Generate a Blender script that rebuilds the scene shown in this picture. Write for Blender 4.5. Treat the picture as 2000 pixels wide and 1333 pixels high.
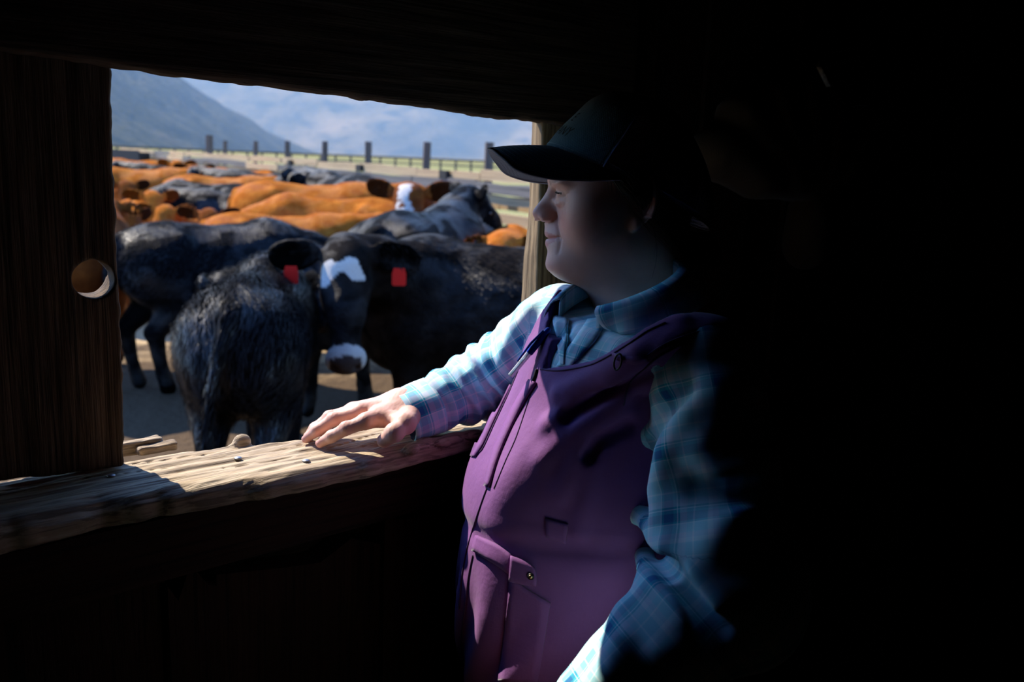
import bpy, bmesh, math, random
import numpy as np
from mathutils import Vector, Matrix
from concurrent.futures import ThreadPoolExecutor
for _o in list(bpy.data.objects): bpy.data.objects.remove(_o, do_unlink=True)
SC = bpy.context.scene
COL = SC.collection
rng = np.random.default_rng(7); random.seed(7)
A = lambda *v: np.array(v, dtype=np.float64)

# ------------------------------------------------------------------ camera
FPX = 1750.0
CAM = A(0, 0, 1.8)
_pit, _roll = math.radians(11.4), math.radians(2.3)
FW = A(0, math.cos(_pit), -math.sin(_pit))
_r0 = A(1, 0, 0); _u0 = np.cross(_r0, FW)
RT = math.cos(_roll) * _r0 + math.sin(_roll) * _u0
UP = np.cross(RT, FW)
cam_d = bpy.data.cameras.new('camera'); cam = bpy.data.objects.new('camera', cam_d); COL.objects.link(cam)
cam_d.sensor_width = 36.0; cam_d.lens = FPX / 2000 * 36.0; cam_d.clip_start = 0.02; cam_d.clip_end = 20000
cam.matrix_world = Matrix(((RT[0], UP[0], -FW[0], CAM[0]), (RT[1], UP[1], -FW[1], CAM[1]), (RT[2], UP[2], -FW[2], CAM[2]), (0, 0, 0, 1)))
cam_d.dof.use_dof = True; cam_d.dof.focus_distance = 1.2; cam_d.dof.aperture_fstop = 5.2
SC.camera = cam

# ------------------------------------------------------------------ sky, sun, exposure
SUN_EL, SUN_H = math.radians(45.5), A(0.812, -0.583)      # horizontal travel of the light
SUN_H = SUN_H / np.linalg.norm(SUN_H)
SUN_DIR = A(SUN_H[0] * math.cos(SUN_EL), SUN_H[1] * math.cos(SUN_EL), -math.sin(SUN_EL))
SC.view_settings.view_transform = 'Standard'; SC.view_settings.look = 'None'
SC.view_settings.exposure = 0.0; SC.view_settings.gamma = 1.0; SC.view_settings.use_curve_mapping = False
w = bpy.data.worlds.new('sky'); SC.world = w; w.use_nodes = True
_nt = w.node_tree; _bg = _nt.nodes['Background']
_sky = _nt.nodes.new('ShaderNodeTexSky'); _sky.sky_type = 'NISHITA'; _sky.sun_disc = False
_sky.sun_elevation = SUN_EL; _sky.sun_rotation = math.atan2(-SUN_H[0], -SUN_H[1]); _sky.altitude = 1500
_sky.air_density = 1.0; _sky.dust_density = 0.1; _sky.ozone_density = 4.0
_tint = _nt.nodes.new('ShaderNodeMix'); _tint.data_type = 'RGBA'; _tint.blend_type = 'MULTIPLY'; _tint.inputs[0].default_value = 1.0; _tint.inputs[7].default_value = (.66, .88, 1.22, 1)
_nt.links.new(_sky.outputs[0], _tint.inputs[6]); _nt.links.new(_tint.outputs[2], _bg.inputs[0]); _bg.inputs[1].default_value = 0.58
sun_d = bpy.data.lights.new('sun', 'SUN'); sun_d.energy = 9.6; sun_d.angle = math.radians(0.53); sun_d.color = (1.0, 0.90, 0.74)
sun = bpy.data.objects.new('sun', sun_d); COL.objects.link(sun)
sun.rotation_euler = Vector(SUN_DIR).to_track_quat('-Z', 'Y').to_euler(); sun.location = (-20, 14, 30)
SC.cycles.use_denoising = True
SC.cycles.max_bounces = 10; SC.cycles.diffuse_bounces = 5; SC.cycles.volume_bounces = 0
SC.cycles.sample_clamp_indirect = 3.0

# ------------------------------------------------------------------ pixel <-> world helpers
def ray(x, y): return FW + (x - 1000) / FPX * RT - (y - 666.5) / FPX * UP
def pix(x, y, d): return CAM + d * ray(x, y)
def proj(p):
    v = np.asarray(p) - CAM; d = v @ FW
    return 1000 + FPX * (v @ RT) / d, 666.5 - FPX * (v @ UP) / d, d
def onplane(x, y, p0, n):
    r = ray(x, y); return CAM + r * (((p0 - CAM) @ n) / (r @ n))
def atz(x, y, z): return onplane(x, y, A(0, 0, z), A(0, 0, 1))
W0, WD, WN = A(-0.471, 1.07, 0), A(.757, .653, 0), A(-.653, .757, 0)       # wall frame: along, outward
def wp(s, n, z): return W0 + WD * s + WN * n + A(0, 0, z)
def wc(p): v = np.asarray(p) - W0; return np.array([v @ WD, v @ WN, p[2]])
def onw(x, y, n=0.0): return wc(onplane(x, y, W0 + WN * n, WN))

# ------------------------------------------------------------------ object helpers
def tag(o, label=None, cat=None, group=None, kind=None):
    if label: o['label'] = label
    if cat: o['category'] = cat
    if group: o['group'] = group
    if kind: o['kind'] = kind
    return o
def empty(name, loc=(0, 0, 0), label=None, cat=None, group=None):
    o = bpy.data.objects.new(name, None); COL.objects.link(o); o.location = loc; o.empty_display_size = .1
    return tag(o, label, cat, group)
def mesh(name, V, Fc, mat=None, parent=None, smooth=True, attrs=None):
    me = bpy.data.meshes.new(name)
    if isinstance(Fc, np.ndarray):
        V = np.asarray(V, dtype=np.float32)
        me.vertices.add(len(V)); me.vertices.foreach_set('co', V.ravel())
        k = Fc.shape[1]; me.loops.add(Fc.size); me.polygons.add(len(Fc))
        me.loops.foreach_set('vertex_index', Fc.ravel().astype(np.int32))
        me.polygons.foreach_set('loop_start', np.arange(0, Fc.size, k, dtype=np.int32))
        me.update(calc_edges=True); me.validate()
    else:
        me.from_pydata([tuple(v) for v in V], [], Fc); me.update()
    if smooth: me.polygons.foreach_set('use_smooth', np.ones(len(me.polygons), dtype=bool))
    if attrs:
        for n, a in attrs.items():
            a = np.asarray(a, dtype=np.float32)
            at = me.attributes.new(n, 'FLOAT_VECTOR', 'POINT'); at.data.foreach_set('vector', a.ravel())
    o = bpy.data.objects.new(name, me); COL.objects.link(o)
    if mat: me.materials.append(mat)
    if parent is not None: adopt(o, parent)
    return o
def adopt(o, parent):
    o.parent = parent; o.matrix_parent_inverse = world_of(parent).inverted()
def world_of(o):
    m = Matrix.LocRotScale(o.location, o.rotation_euler, o.scale)
    return m if o.parent is None else world_of(o.parent) @ o.matrix_parent_inverse @ m
def bm_obj(name, bm, mat, parent=None, smooth=False):
    me = bpy.data.meshes.new(name); bm.to_mesh(me); bm.free()
    if smooth: me.polygons.foreach_set('use_smooth', np.ones(len(me.polygons), dtype=bool))
    o = bpy.data.objects.new(name, me); COL.objects.link(o); me.materials.append(mat)
    if parent is not None: adopt(o, parent)
    return o
def tube(pts, rad, n=8, closed_ends=True, squash=None):
    """vertices + quads of a tube along a polyline; rad scalar or list"""
    P = np.asarray(pts, dtype=float); m = len(P)
    rad = np.full(m, rad) if np.isscalar(rad) else np.asarray(rad)
    T = np.gradient(P, axis=0); T /= np.linalg.norm(T, axis=1)[:, None] + 1e-12
    up = A(0, 0, 1) if abs(T[0][2]) < .9 else A(1, 0, 0)
    V = []
    for i in range(m):
        a = np.cross(T[i], up); a /= np.linalg.norm(a) + 1e-12; b = np.cross(a, T[i]); up = b
        for k in range(n):
            t = 2 * math.pi * k / n
            V.append(P[i] + rad[i] * (math.cos(t) * a + math.sin(t) * b * (squash or 1)))
    Fc = [[i * n + k, i * n + (k + 1) % n, (i + 1) * n + (k + 1) % n, (i + 1) * n + k] for i in range(m - 1) for k in range(n)]
    if closed_ends:
        Fc.append(list(range(n))[::-1]); Fc.append([(m - 1) * n + k for k in range(n)])
    return V, Fc
def spline(pts, m):
    P = np.asarray(pts, dtype=float); n = len(P)
    if n < 3:
        t = np.linspace(0, 1, m)[:, None]; return P[0] * (1 - t) + P[-1] * t
    Q = np.vstack([2 * P[0] - P[1], P, 2 * P[-1] - P[-2]]); out = []
    for u in np.linspace(0, n - 1 - 1e-9, m):
        i = int(u); t = u - i; a, b, c, d = Q[i], Q[i + 1], Q[i + 2], Q[i + 3]
        out.append(.5 * ((2 * b) + (c - a) * t + (2 * a - 5 * b + 4 * c - d) * t * t + (3 * b - a - 3 * c + d) * t ** 3))
    return np.array(out)

# ------------------------------------------------------------------ materials
def lin(c): return tuple((x / 255 / 12.92 if x / 255 <= .04045 else ((x / 255 + .055) / 1.055) ** 2.4) for x in c)
class NT:
    def __init__(s, name):
        s.m = bpy.data.materials.new(name); s.m.use_nodes = True; s.t = s.m.node_tree; s.b = s.t.nodes['Principled BSDF']
        s.tc = None
    def n(s, typ, **kw):
        nd = s.t.nodes.new(typ)
        for k, v in kw.items():
            if k in nd.inputs.keys() and not hasattr(nd, k): nd.inputs[k].default_value = v
            else: setattr(nd, k, v)
        return nd
    def l(s, a, b): s.t.links.new(a, b)
    def coord(s, scale=(1, 1, 1), attr=None, kind='Object', rot=(0, 0, 0)):
        if attr: src = s.n('ShaderNodeAttribute', attribute_name=attr).outputs['Vector']
        else:
            s.tc = s.tc or s.n('ShaderNodeTexCoord'); src = s.tc.outputs[kind]
        mp = s.n('ShaderNodeMapping'); mp.inputs['Scale'].default_value = scale; mp.inputs['Rotation'].default_value = rot
        s.l(src, mp.inputs['Vector']); return mp.outputs[0]
    def noise(s, vec, scale=5, detail=4, rough=.55, dist=0):
        nd = s.n('ShaderNodeTexNoise'); nd.inputs['Scale'].default_value = scale; nd.inputs['Detail'].default_value = detail
        nd.inputs['Roughness'].default_value = rough; nd.inputs['Distortion'].default_value = dist; s.l(vec, nd.inputs['Vector']); return nd.outputs[0]
    def wave(s, vec, scale=5, dist=2, detail=2, dscale=1, bands='X'):
        nd = s.n('ShaderNodeTexWave'); nd.bands_direction = bands
        for k, v in (('Scale', scale), ('Distortion', dist), ('Detail', detail), ('Detail Scale', dscale)): nd.inputs[k].default_value = v
        s.l(vec, nd.inputs['Vector']); return nd.outputs[1]
    def ramp(s, fac, stops, interp='LINEAR'):
        nd = s.n('ShaderNodeValToRGB'); cr = nd.color_ramp; cr.interpolation = interp
        while len(cr.elements) < len(stops): cr.elements.new(.5)
        for e, (p, c) in zip(cr.elements, stops):
            e.position = p; e.color = (*c, 1) if len(c) == 3 else c
        s.l(fac, nd.inputs[0]); return nd.outputs[0]
    def mix(s, fac, a, b, mode='MIX'):
        nd = s.n('ShaderNodeMix', data_type='RGBA', blend_type=mode)
        for sock, v in ((nd.inputs[0], fac), (nd.inputs[6], a), (nd.inputs[7], b)):
            if isinstance(v, bpy.types.NodeSocket): s.l(v, sock)
            elif isinstance(v, (tuple, list)): sock.default_value = (*v, 1)
            else: sock.default_value = v
        return nd.outputs[2]
    def math(s, op, a, b=0.0, c=None, clamp=False):
        nd = s.n('ShaderNodeMath', operation=op, use_clamp=clamp)
        for i, v in enumerate((a, b) if c is None else (a, b, c)):
            if isinstance(v, bpy.types.NodeSocket): s.l(v, nd.inputs[i])
            else: nd.inputs[i].default_value = v
        return nd.outputs[0]
    def sep(s, vec):
        nd = s.n('ShaderNodeSeparateXYZ'); s.l(vec, nd.inputs[0]); return nd.outputs
    def bump(s, h, strength=.5, dist=.01, prev=None):
        nd = s.n('ShaderNodeBump'); nd.inputs['Strength'].default_value = strength; nd.inputs['Distance'].default_value = dist
        s.l(h, nd.inputs['Height'])
        if prev is not None: s.l(prev, nd.inputs['Normal'])
        s.l(nd.outputs[0], s.b.inputs['Normal']); return nd.outputs[0]
    def set(s, **kw):
        for k, v in kw.items():
            k = k.replace('_', ' ')
            sock = s.b.inputs[k]
            if isinstance(v, bpy.types.NodeSocket): s.l(v, sock)
            elif isinstance(v, tuple) and len(v) == 3 and sock.type == 'RGBA': sock.default_value = (*v, 1)
            else: sock.default_value = v
        return s

# ------------------------------------------------------------------ implicit-surface modelling
POOL = ThreadPoolExecutor(4)
def f32(a): return np.asarray(a, dtype=np.float32)
def evalf(f, P, chunk=50000):
    if len(P) <= chunk: return f(P)
    return np.concatenate(list(POOL.map(f, [P[i:i + chunk] for i in range(0, len(P), chunk)])))
def smin(a, b, k):
    h = np.maximum(k - np.abs(a - b), 0) / k
    return np.minimum(a, b) - h * h * k * .25
def smax(a, b, k): return -smin(-a, -b, k)
def sph(P, c, r):
    d = P - f32(c); return np.sqrt(np.einsum('ij,ij->i', d, d)) - np.float32(r)
def ell(P, c, r, Rm=None):
    d = P - f32(c)
    if Rm is not None: d = d @ f32(Rm)            # columns = local axes
    r = f32(r); a = d / r; b = a / r
    k0 = np.sqrt(np.einsum('ij,ij->i', a, a)); k1 = np.sqrt(np.einsum('ij,ij->i', b, b)) + 1e-9
    return k0 * (k0 - 1) / k1
def cone(P, a, b, ra, rb):
    a = f32(a); ba = f32(b) - a; d = P - a; L = float(ba @ ba) + 1e-12
    t = np.clip(d @ ba / np.float32(L), 0, 1); d = d - t[:, None] * ba
    return np.sqrt(np.einsum('ij,ij->i', d, d)) - (np.float32(ra) + np.float32(rb - ra) * t)
def chain(P, pts, rads, k=0.0):
    d = None
    for i in range(len(pts) - 1):
        c = cone(P, pts[i], pts[i + 1], rads[i], rads[i + 1]); d = c if d is None else (smin(d, c, k) if k else np.minimum(d, c))
    return d
def box(P, c, h, Rm=None, r=0.0):
    d = P - f32(c)
    if Rm is not None: d = d @ f32(Rm)
    q = np.abs(d) - (f32(h) - np.float32(r)); qm = np.maximum(q, 0)
    return np.sqrt(np.einsum('ij,ij->i', qm, qm)) + np.minimum(q.max(1), 0) - np.float32(r)
def wob(P, f, seed=0, o=2):
    """cheap smooth pseudo-noise in about [-1,1]"""
    r = np.random.default_rng(seed); out = np.zeros(len(P), np.float32); amp = 1.0
    for _ in range(o):
        for _ in range(3):
            d = r.normal(size=3); d *= f / np.linalg.norm(d) * r.uniform(.7, 1.3)
            out += np.float32(amp / 3) * np.sin(P @ f32(d) + np.float32(r.uniform(0, 6.3)) + np.float32(.9) * np.sin(P @ f32(np.roll(d, 1)) + np.float32(r.uniform(0, 6.3))))
        f *= 2.1; amp *= .5
    return out
def nets(f, lo, hi, h, slack=1.25, B=8):
    lo, hi = A(*lo), A(*hi); nb = np.ceil((hi - lo) / (h * B)).astype(int)
    g = np.stack(np.meshgrid(*[np.arange(n) for n in nb], indexing='ij'), -1).reshape(-1, 3)
    cen = f32(lo + (g + .5) * h * B)
    act = g[np.abs(evalf(f, cen)) < h * B * .8661 * slack]
    cs = np.stack(np.meshgrid(*[np.arange(B + 1)] * 3, indexing='ij'), -1).reshape(-1, 3)
    pts = f32(lo) + f32((act[:, None, :] * B + cs[None]).reshape(-1, 3)) * np.float32(h)
    val = evalf(f, pts).reshape(len(act), B + 1, B + 1, B + 1)
    cor = [(0, 0, 0), (1, 0, 0), (0, 1, 0), (1, 1, 0), (0, 0, 1), (1, 0, 1), (0, 1, 1), (1, 1, 1)]
    C8 = np.stack([val[:, a:B + a, b:B + b, c:B + c] for a, b, c in cor], -1)
    neg = C8 < 0; cnt = neg.sum(-1); bi, ci, cj, ck = np.nonzero((cnt > 0) & (cnt < 8))
    v8 = C8[bi, ci, cj, ck]; cell = act[bi] * B + np.stack([ci, cj, ck], 1)
    acc = np.zeros((len(cell), 3), np.float32); n = np.zeros(len(cell), np.float32); cf = f32(cor)
    for a in range(8):
        for ax in (1, 2, 4):
            b = a | ax
            if b == a: continue
            m = (v8[:, a] < 0) != (v8[:, b] < 0); t = v8[m, a] / (v8[m, a] - v8[m, b])
            acc[m] += cf[a] + (cf[b] - cf[a]) * t[:, None]; n[m] += 1
    V = f32(lo) + (f32(cell) + acc / n[:, None]) * np.float32(h)
    dim = nb * B + 2; key = (cell[:, 0].astype(np.int64) * dim[1] + cell[:, 1]) * dim[2] + cell[:, 2]
    o = np.argsort(key); key = key[o]; V = V[o]; cell = cell[o]; v8 = v8[o]
    st = [dim[1] * dim[2], dim[2], 1]; quads = []
    def look(k):
        i = np.searchsorted(key, k); i[i >= len(key)] = 0; return i, key[i] == k
    for ax, (u, v) in ((0, (1, 2)), (1, (2, 0)), (2, (0, 1))):
        c1 = 1 << ax; m = (v8[:, 0] < 0) != (v8[:, c1] < 0); k = key[m]; fl = v8[m, 0] < 0
        i0, g0 = look(k); i1, g1 = look(k - st[u]); i2, g2 = look(k - st[u] - st[v]); i3, g3 = look(k - st[v])
        ok = g0 & g1 & g2 & g3; q = np.stack([i0, i1, i2, i3], 1)[ok]; fl = fl[ok]
        q[~fl] = q[~fl][:, ::-1]; quads.append(q)
    return V, np.concatenate(quads)
def grad(f, P, e=1e-3):
    P = f32(P); g = np.stack([evalf(f, P + f32(np.eye(3)[i] * e)) - evalf(f, P - f32(np.eye(3)[i] * e)) for i in range(3)], 1)
    return g / (np.linalg.norm(g, axis=1)[:, None] + 1e-9)
def hits(f, pxs, d0=.7, d1=1.7, it=90):
    """march the rays of the given pixels to the surface f=0; returns points"""
    Rv = np.array([ray(*p[:2]) for p in pxs]); ln = np.linalg.norm(Rv, axis=1); t = np.full(len(pxs), d0)
    for _ in range(it):
        d = evalf(f, f32(CAM + Rv * t[:, None])); t = np.minimum(t + .75 * d / ln, d1)
    return CAM + Rv * t[:, None]
def frame(fwd, up):
    """columns: right, forward, up"""
    y = A(*fwd) / np.linalg.norm(fwd); z = A(*up) - y * (A(*up) @ y); z /= np.linalg.norm(z); x = np.cross(y, z)
    return np.stack([x, y, z], 1)
# ================================================================== MATERIALS: wood
def wood_mat(name, cols, scale=1.0, axis='z', rough=.85, bump=.6, dark=(.004, .003, .002), attr='grain', crk=.36):
    """grain runs along the third component of the 'grain' attribute (metres)"""
    t = NT(name); v = t.coord((60 * scale, 60 * scale, 2.2 * scale), attr=attr)
    n1 = t.noise(v, 1.0, 6, .62, .6)
    v2 = t.coord((190 * scale, 190 * scale, 4 * scale), attr=attr); n2 = t.noise(v2, 1.0, 4, .6)
    v3 = t.coord((7, 7, 3), attr=attr); n3 = t.noise(v3, 1.0, 3, .5)
    c = t.ramp(n1, [(.28, cols[0]), (.5, cols[1]), (.72, cols[2])])
    c = t.mix(t.ramp(n2, [(crk, (1, 1, 1)), (crk + .14, (0, 0, 0))]), c, dark, 'MIX')
    c = t.mix(t.math('MULTIPLY', n3, .8), c, cols[3], 'MIX')
    h = t.math('ADD', t.math('MULTIPLY', n1, .6), t.math('MULTIPLY', n2, .6))
    t.bump(h, bump, .004); t.set(Base_Color=c, Roughness=rough, Specular_IOR_Level=.25)
    return t.m
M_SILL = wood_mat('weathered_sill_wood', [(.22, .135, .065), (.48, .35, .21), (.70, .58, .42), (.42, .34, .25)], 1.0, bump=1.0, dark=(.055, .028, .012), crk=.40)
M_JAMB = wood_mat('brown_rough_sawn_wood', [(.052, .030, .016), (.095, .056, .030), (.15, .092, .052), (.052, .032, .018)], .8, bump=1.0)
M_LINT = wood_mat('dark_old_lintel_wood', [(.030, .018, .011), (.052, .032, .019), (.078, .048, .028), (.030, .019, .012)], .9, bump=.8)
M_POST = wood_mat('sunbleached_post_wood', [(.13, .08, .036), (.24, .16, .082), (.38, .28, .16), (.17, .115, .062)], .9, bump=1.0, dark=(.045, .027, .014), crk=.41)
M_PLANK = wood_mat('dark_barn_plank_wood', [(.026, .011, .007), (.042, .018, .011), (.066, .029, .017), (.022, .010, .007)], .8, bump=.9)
def plain(name, col, rough=.8, metal=0.0, spec=.3):
    t = NT(name); t.set(Base_Color=col, Roughness=rough, Metallic=metal, Specular_IOR_Level=spec); return t.m
def dirt(name, c1, c2, sc=3.0):
    t = NT(name); v = t.coord((1, 1, 1)); n = t.noise(v, sc, 8, .65); n2 = t.noise(v, sc * 14, 3, .6)
    t.set(Base_Color=t.ramp(n, [(.3, c1), (.7, c2)]), Roughness=.95, Specular_IOR_Level=.1)
    t.bump(t.math('ADD', n, t.math('MULTIPLY', n2, .3)), .7, .05); return t.m
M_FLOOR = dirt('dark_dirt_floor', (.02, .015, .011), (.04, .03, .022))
M_NAIL = plain('grey_nail_steel', (.30, .30, .31), .45, .9)

# ================================================================== SHED: structure
def board_sdf(name, f, lo, hi, h, mat, parent, grain, label=None, zpost=None):
    """f works in wall coordinates (along, outward, up); grain: index order so that the last is the grain axis"""
    V, Q = nets(f, lo, hi, h, 1.5)
    Wv = W0 + V[:, :1] * WD + V[:, 1:2] * WN + V[:, 2:3] * A(0, 0, 1)
    o = mesh(name, Wv, Q[:, ::-1], mat, parent, True, {'grain': V[:, grain]})
    if label: o['label'] = label
    return o
win = empty('window_1', tuple(wp(.3, 0, 1.385))); win['kind'] = 'structure'
win['label'] = 'rough unglazed opening in the shed wall looking onto the cattle pen'

# --- sill board -----------------------------------------------------------------------------
_ns = np.array([-1.0, -.159, -.05, .073, .164, .305, .46, .56, .80]); _nn = np.array([-.055, -.052, -.047, -.073, -.088, -.096, -.100, -.098, -.095])
_fs = np.array([-1.0, .035, .10, .178, .20, .249, .40, .558, .80]); _fn = np.array([.10, .087, .078, .068, .055, .040, .028, .020, .02])
def sill_f(P):
    s, n, z = P[:, 0], P[:, 1], P[:, 2]
    G = np.stack([s * .10, n, z * .8], 1); L = np.stack([s * .35, n, z], 1)
    g = wob(G, 330, 3, 2); b = wob(L, 60, 5, 2); c = wob(L, 25, 8, 1)
    nn = np.interp(s, _ns, _nn).astype(np.float32) + .0035 * wob(np.stack([s, 0 * s, 0 * s], 1), 95, 12, 2)
    fn = np.interp(s, _fs, _fn).astype(np.float32) + .004 * wob(np.stack([s, 0 * s, 0 * s], 1), 110, 11, 2)
    th = np.interp(s, [-.2, .15, .5], [.034, .026, .020]).astype(np.float32)
    top = 1.385 + .0022 * b - .010 * np.clip((nn + .028 - n) / .028, 0, 1) ** 2 - .0012 * g
    # long drying cracks
    cr = np.abs(np.sin(n * 95 + 1.6 * np.sin(s * 9) + .8 * c)); top = top - .0035 * np.clip(1 - cr * 9, 0, 1) * (wob(L, 14, 21, 1) > 0)
    q = smax(smax(nn - n, n - fn, .012), smax(z - top, (top - th) - z, .01), .014)
    q = q + .0011 * g + .0016 * b
    # knotty lump on the outer edge, flaking crumbs on the inner edge
    q = smin(q, ell(P, (.172, .063, 1.391), (.012, .008, .009)), .012)
    for cs, cn, a in ((.385, -.082, .020), (.415, -.088, .016), (.44, -.083, .022), (.475, -.09, .018), (.36, -.092, .012)):
        q = smin(q, ell(P, (cs, cn, 1.386), (a, .012, .008)) + .003 * wob(P, 160, 31, 2), .006)
    return q.astype(np.float32)
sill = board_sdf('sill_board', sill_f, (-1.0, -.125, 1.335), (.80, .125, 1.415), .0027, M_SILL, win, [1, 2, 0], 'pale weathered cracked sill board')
def nail(parent, p, nrm, r=.0045, name='nail'):
    bm = bmesh.new(); bmesh.ops.create_uvsphere(bm, u_segments=10, v_segments=6, radius=r)
    for v in bm.verts: v.co.z *= .35
    bm.transform(Matrix.Translation(Vector(p)) @ Vector(nrm).to_track_quat('Z', 'Y').to_matrix().to_4x4())
    return bm_obj(name, bm, M_NAIL, parent, True)
for px, py in ((465, 896), (598, 901), (217, 930)):
    s_, n_, _ = wc(atz(px, py, 1.386)); nail(sill, wp(s_, n_, 1.3865), (0, 0, 1), .0055)
def chip_f(P):
    q = box(P, (.040, .112, 1.392), (.034, .010, .010), r=.004) + .0022 * wob(P * f32((.3, 1, 1)), 260, 41, 2)
    q = smin(q, box(P, (.063, .094, 1.390), (.026, .006, .006), r=.003) + .0025 * wob(P * f32((.3, 1, 1)), 300, 43, 2), .004)
    return q
board_sdf('splintered_block', chip_f, (-.01, .08, 1.37), (.11, .135, 1.415), .0018, M_SILL, win, [1, 2, 0])

# --- left jamb board with the knot hole -----------------------------------------------------
JN = .045
_je = np.array([onw(x, y, JN) for x, y in ((220, 125), (221, 250), (223, 330), (228, 430), (236, 560), (240, 700), (243, 800), (246, 910))])
_hole = onw(190, 546, JN)
def jamb_f(P):
    s, n, z = P[:, 0], P[:, 1], P[:, 2]
    G = np.stack([s, n, z * .09], 1); g = wob(G + f32((0, 0, .0)), 330, 51, 2); b = wob(np.stack([s, n, z * .3], 1), 70, 52, 2)
    ed = np.interp(z, _je[::-1, 2], _je[::-1, 0]).astype(np.float32) + .0012 * wob(np.stack([0 * z, 0 * z, z], 1), 170, 53, 2)
    bot = 1.392 - .018 * np.clip((s + .05) / .08, -1, 1) * .3
    q = smax(smax(s - ed, (-.222 + .012 * np.clip((1.43 - z) / .03, 0, 1)).astype(np.float32) - s, .006), smax(JN - n, n - .098, .006), .007)
    q = smax(q, smax(bot - z, z - 2.0, .01), .006) + .0009 * g + .0012 * b
    hs, hz = s - (_hole[0] - .004 + (n - JN) * .06), z - _hole[2]
    hd = np.sqrt((hs / 1.06) ** 2 + hz ** 2) - (.0235 + .0012 * wob(P, 120, 54, 2))
    return smax(q, -hd, .004).astype(np.float32)
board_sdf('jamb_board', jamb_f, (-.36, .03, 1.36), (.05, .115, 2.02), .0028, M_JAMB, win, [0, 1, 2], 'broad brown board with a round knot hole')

# --- lintel ----------------------------------------------------------------------------------
_le = np.array([onw(x, y, 0.0) for x, y in ((0, 95), (220, 127), (500, 165), (760, 198), (900, 219), (1036, 236), (1110, 246))])
def lint_f(P):
    s, n, z = P[:, 0], P[:, 1], P[:, 2]
    g = wob(np.stack([s * .09, n, z], 1), 300, 61, 2); b = wob(np.stack([s * .6, n, z], 1), 70, 62, 2)
    low = np.interp(s, _le[:, 0], _le[:, 2]).astype(np.float32) + .0018 * wob(np.stack([s, 0 * s, 0 * s], 1), 120, 63, 2)
    q = smax(smax(-1.0 - s, s - .892, .01), smax(-n, n - .042, .008), .01)
    return (smax(q, smax(low - z, z - 2.19, .01), .008) + .0009 * g + .0013 * b).astype(np.float32)
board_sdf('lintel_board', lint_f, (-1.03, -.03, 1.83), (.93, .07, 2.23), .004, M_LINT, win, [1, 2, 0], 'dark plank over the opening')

# --- right post --------------------------------------------------------------------------------
_po = np.array([onw(x, y, .070) for x, y in ((1038, 225), (1036, 300), (1030, 400), (1020, 500), (1012, 625), (1004, 820))])
_pi = np.array([onw(x, y, .014) for x, y in ((1060, 225), (1058, 300), (1054, 400), (1050, 500), (1049, 625), (1046, 820))])
def post_f(P):
    s, n, z = P[:, 0], P[:, 1], P[:, 2]
    g = wob(np.stack([s, n, z * .09], 1), 300, 71, 2); b = wob(np.stack([s, n, z * .35], 1), 90, 72, 2)
    a = np.interp(z, _po[::-1, 2], _po[::-1, 0]); c = np.interp(z, _pi[::-1, 2], _pi[::-1, 0])
    t = np.clip((n - .014) / .056, 0, 1); ed = (c + (a - c) * t).astype(np.float32)
    q = smax(smax(ed - s, s - .80, .006), smax(.014 - n, n - .070, .005), .006)
    return (smax(q, smax(1.15 - z, z - 2.0, .01), .006) + .0010 * g + .0016 * b).astype(np.float32)
board_sdf('side_post', post_f, (.56, -.005, 1.12), (.84, .09, 2.02), .003, M_POST, win, [0, 1, 2], 'sun bleached post with a bright splintery edge')

# --- planks: irregular boxes ------------------------------------------------------------------
def plank(parent, poly, n0, n1, mat=M_PLANK, name='plank'):
    """poly: outline (s, z) counter-clockwise seen from inside; grain follows its longer side"""
    m = len(poly); V = [(s, n0, z) for s, z in poly] + [(s, n1, z) for s, z in poly]
    Fc = [list(range(m))[::-1], list(range(m, 2 * m))] + [[i, (i + 1) % m, m + (i + 1) % m, m + i] for i in range(m)]
    P = np.array(poly); ver = np.ptp(P[:, 1]) > np.ptp(P[:, 0])
    off = random.uniform(0, 9)
    gr = [((s, n, z + off) if ver else (n, z, s + off)) for s, n, z in V]
    o = mesh(name, [wp(*v) for v in V], Fc, mat, parent, False, {'grain': gr})
    bm = bmesh.new(); bm.from_mesh(o.data); bmesh.ops.recalc_face_normals(bm, faces=bm.faces); bm.to_mesh(o.data); bm.free()
    return o
def vplank(parent, s0, s1, z0, z1, n0, n1, jag0=0, jag1=0, mat=M_PLANK):
    k = 5; top = [(s1 + (s0 - s1) * i / k, z1 + (random.uniform(-jag1, jag1) if jag1 else 0)) for i in range(k + 1)]
    bot = [(s0 + (s1 - s0) * i / k, z0 + (random.uniform(-jag0, jag0) if jag0 else 0)) for i in range(k + 1)]
    r = lambda: random.uniform(-.0025, .0025)
    zs = np.linspace(z0, z1, 5)[1:-1]
    right = [(s1 + r(), z) for z in zs]; left = [(s0 + r(), z) for z in zs[::-1]]
    return plank(parent, bot + right + top + left, n0, n1, mat)
FZ = .3                                                          # shed floor level
wl = empty('wall_left', tuple(wp(0, 0, FZ))); wl['kind'] = 'structure'; wl['label'] = 'dark plank wall around the opening'
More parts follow.
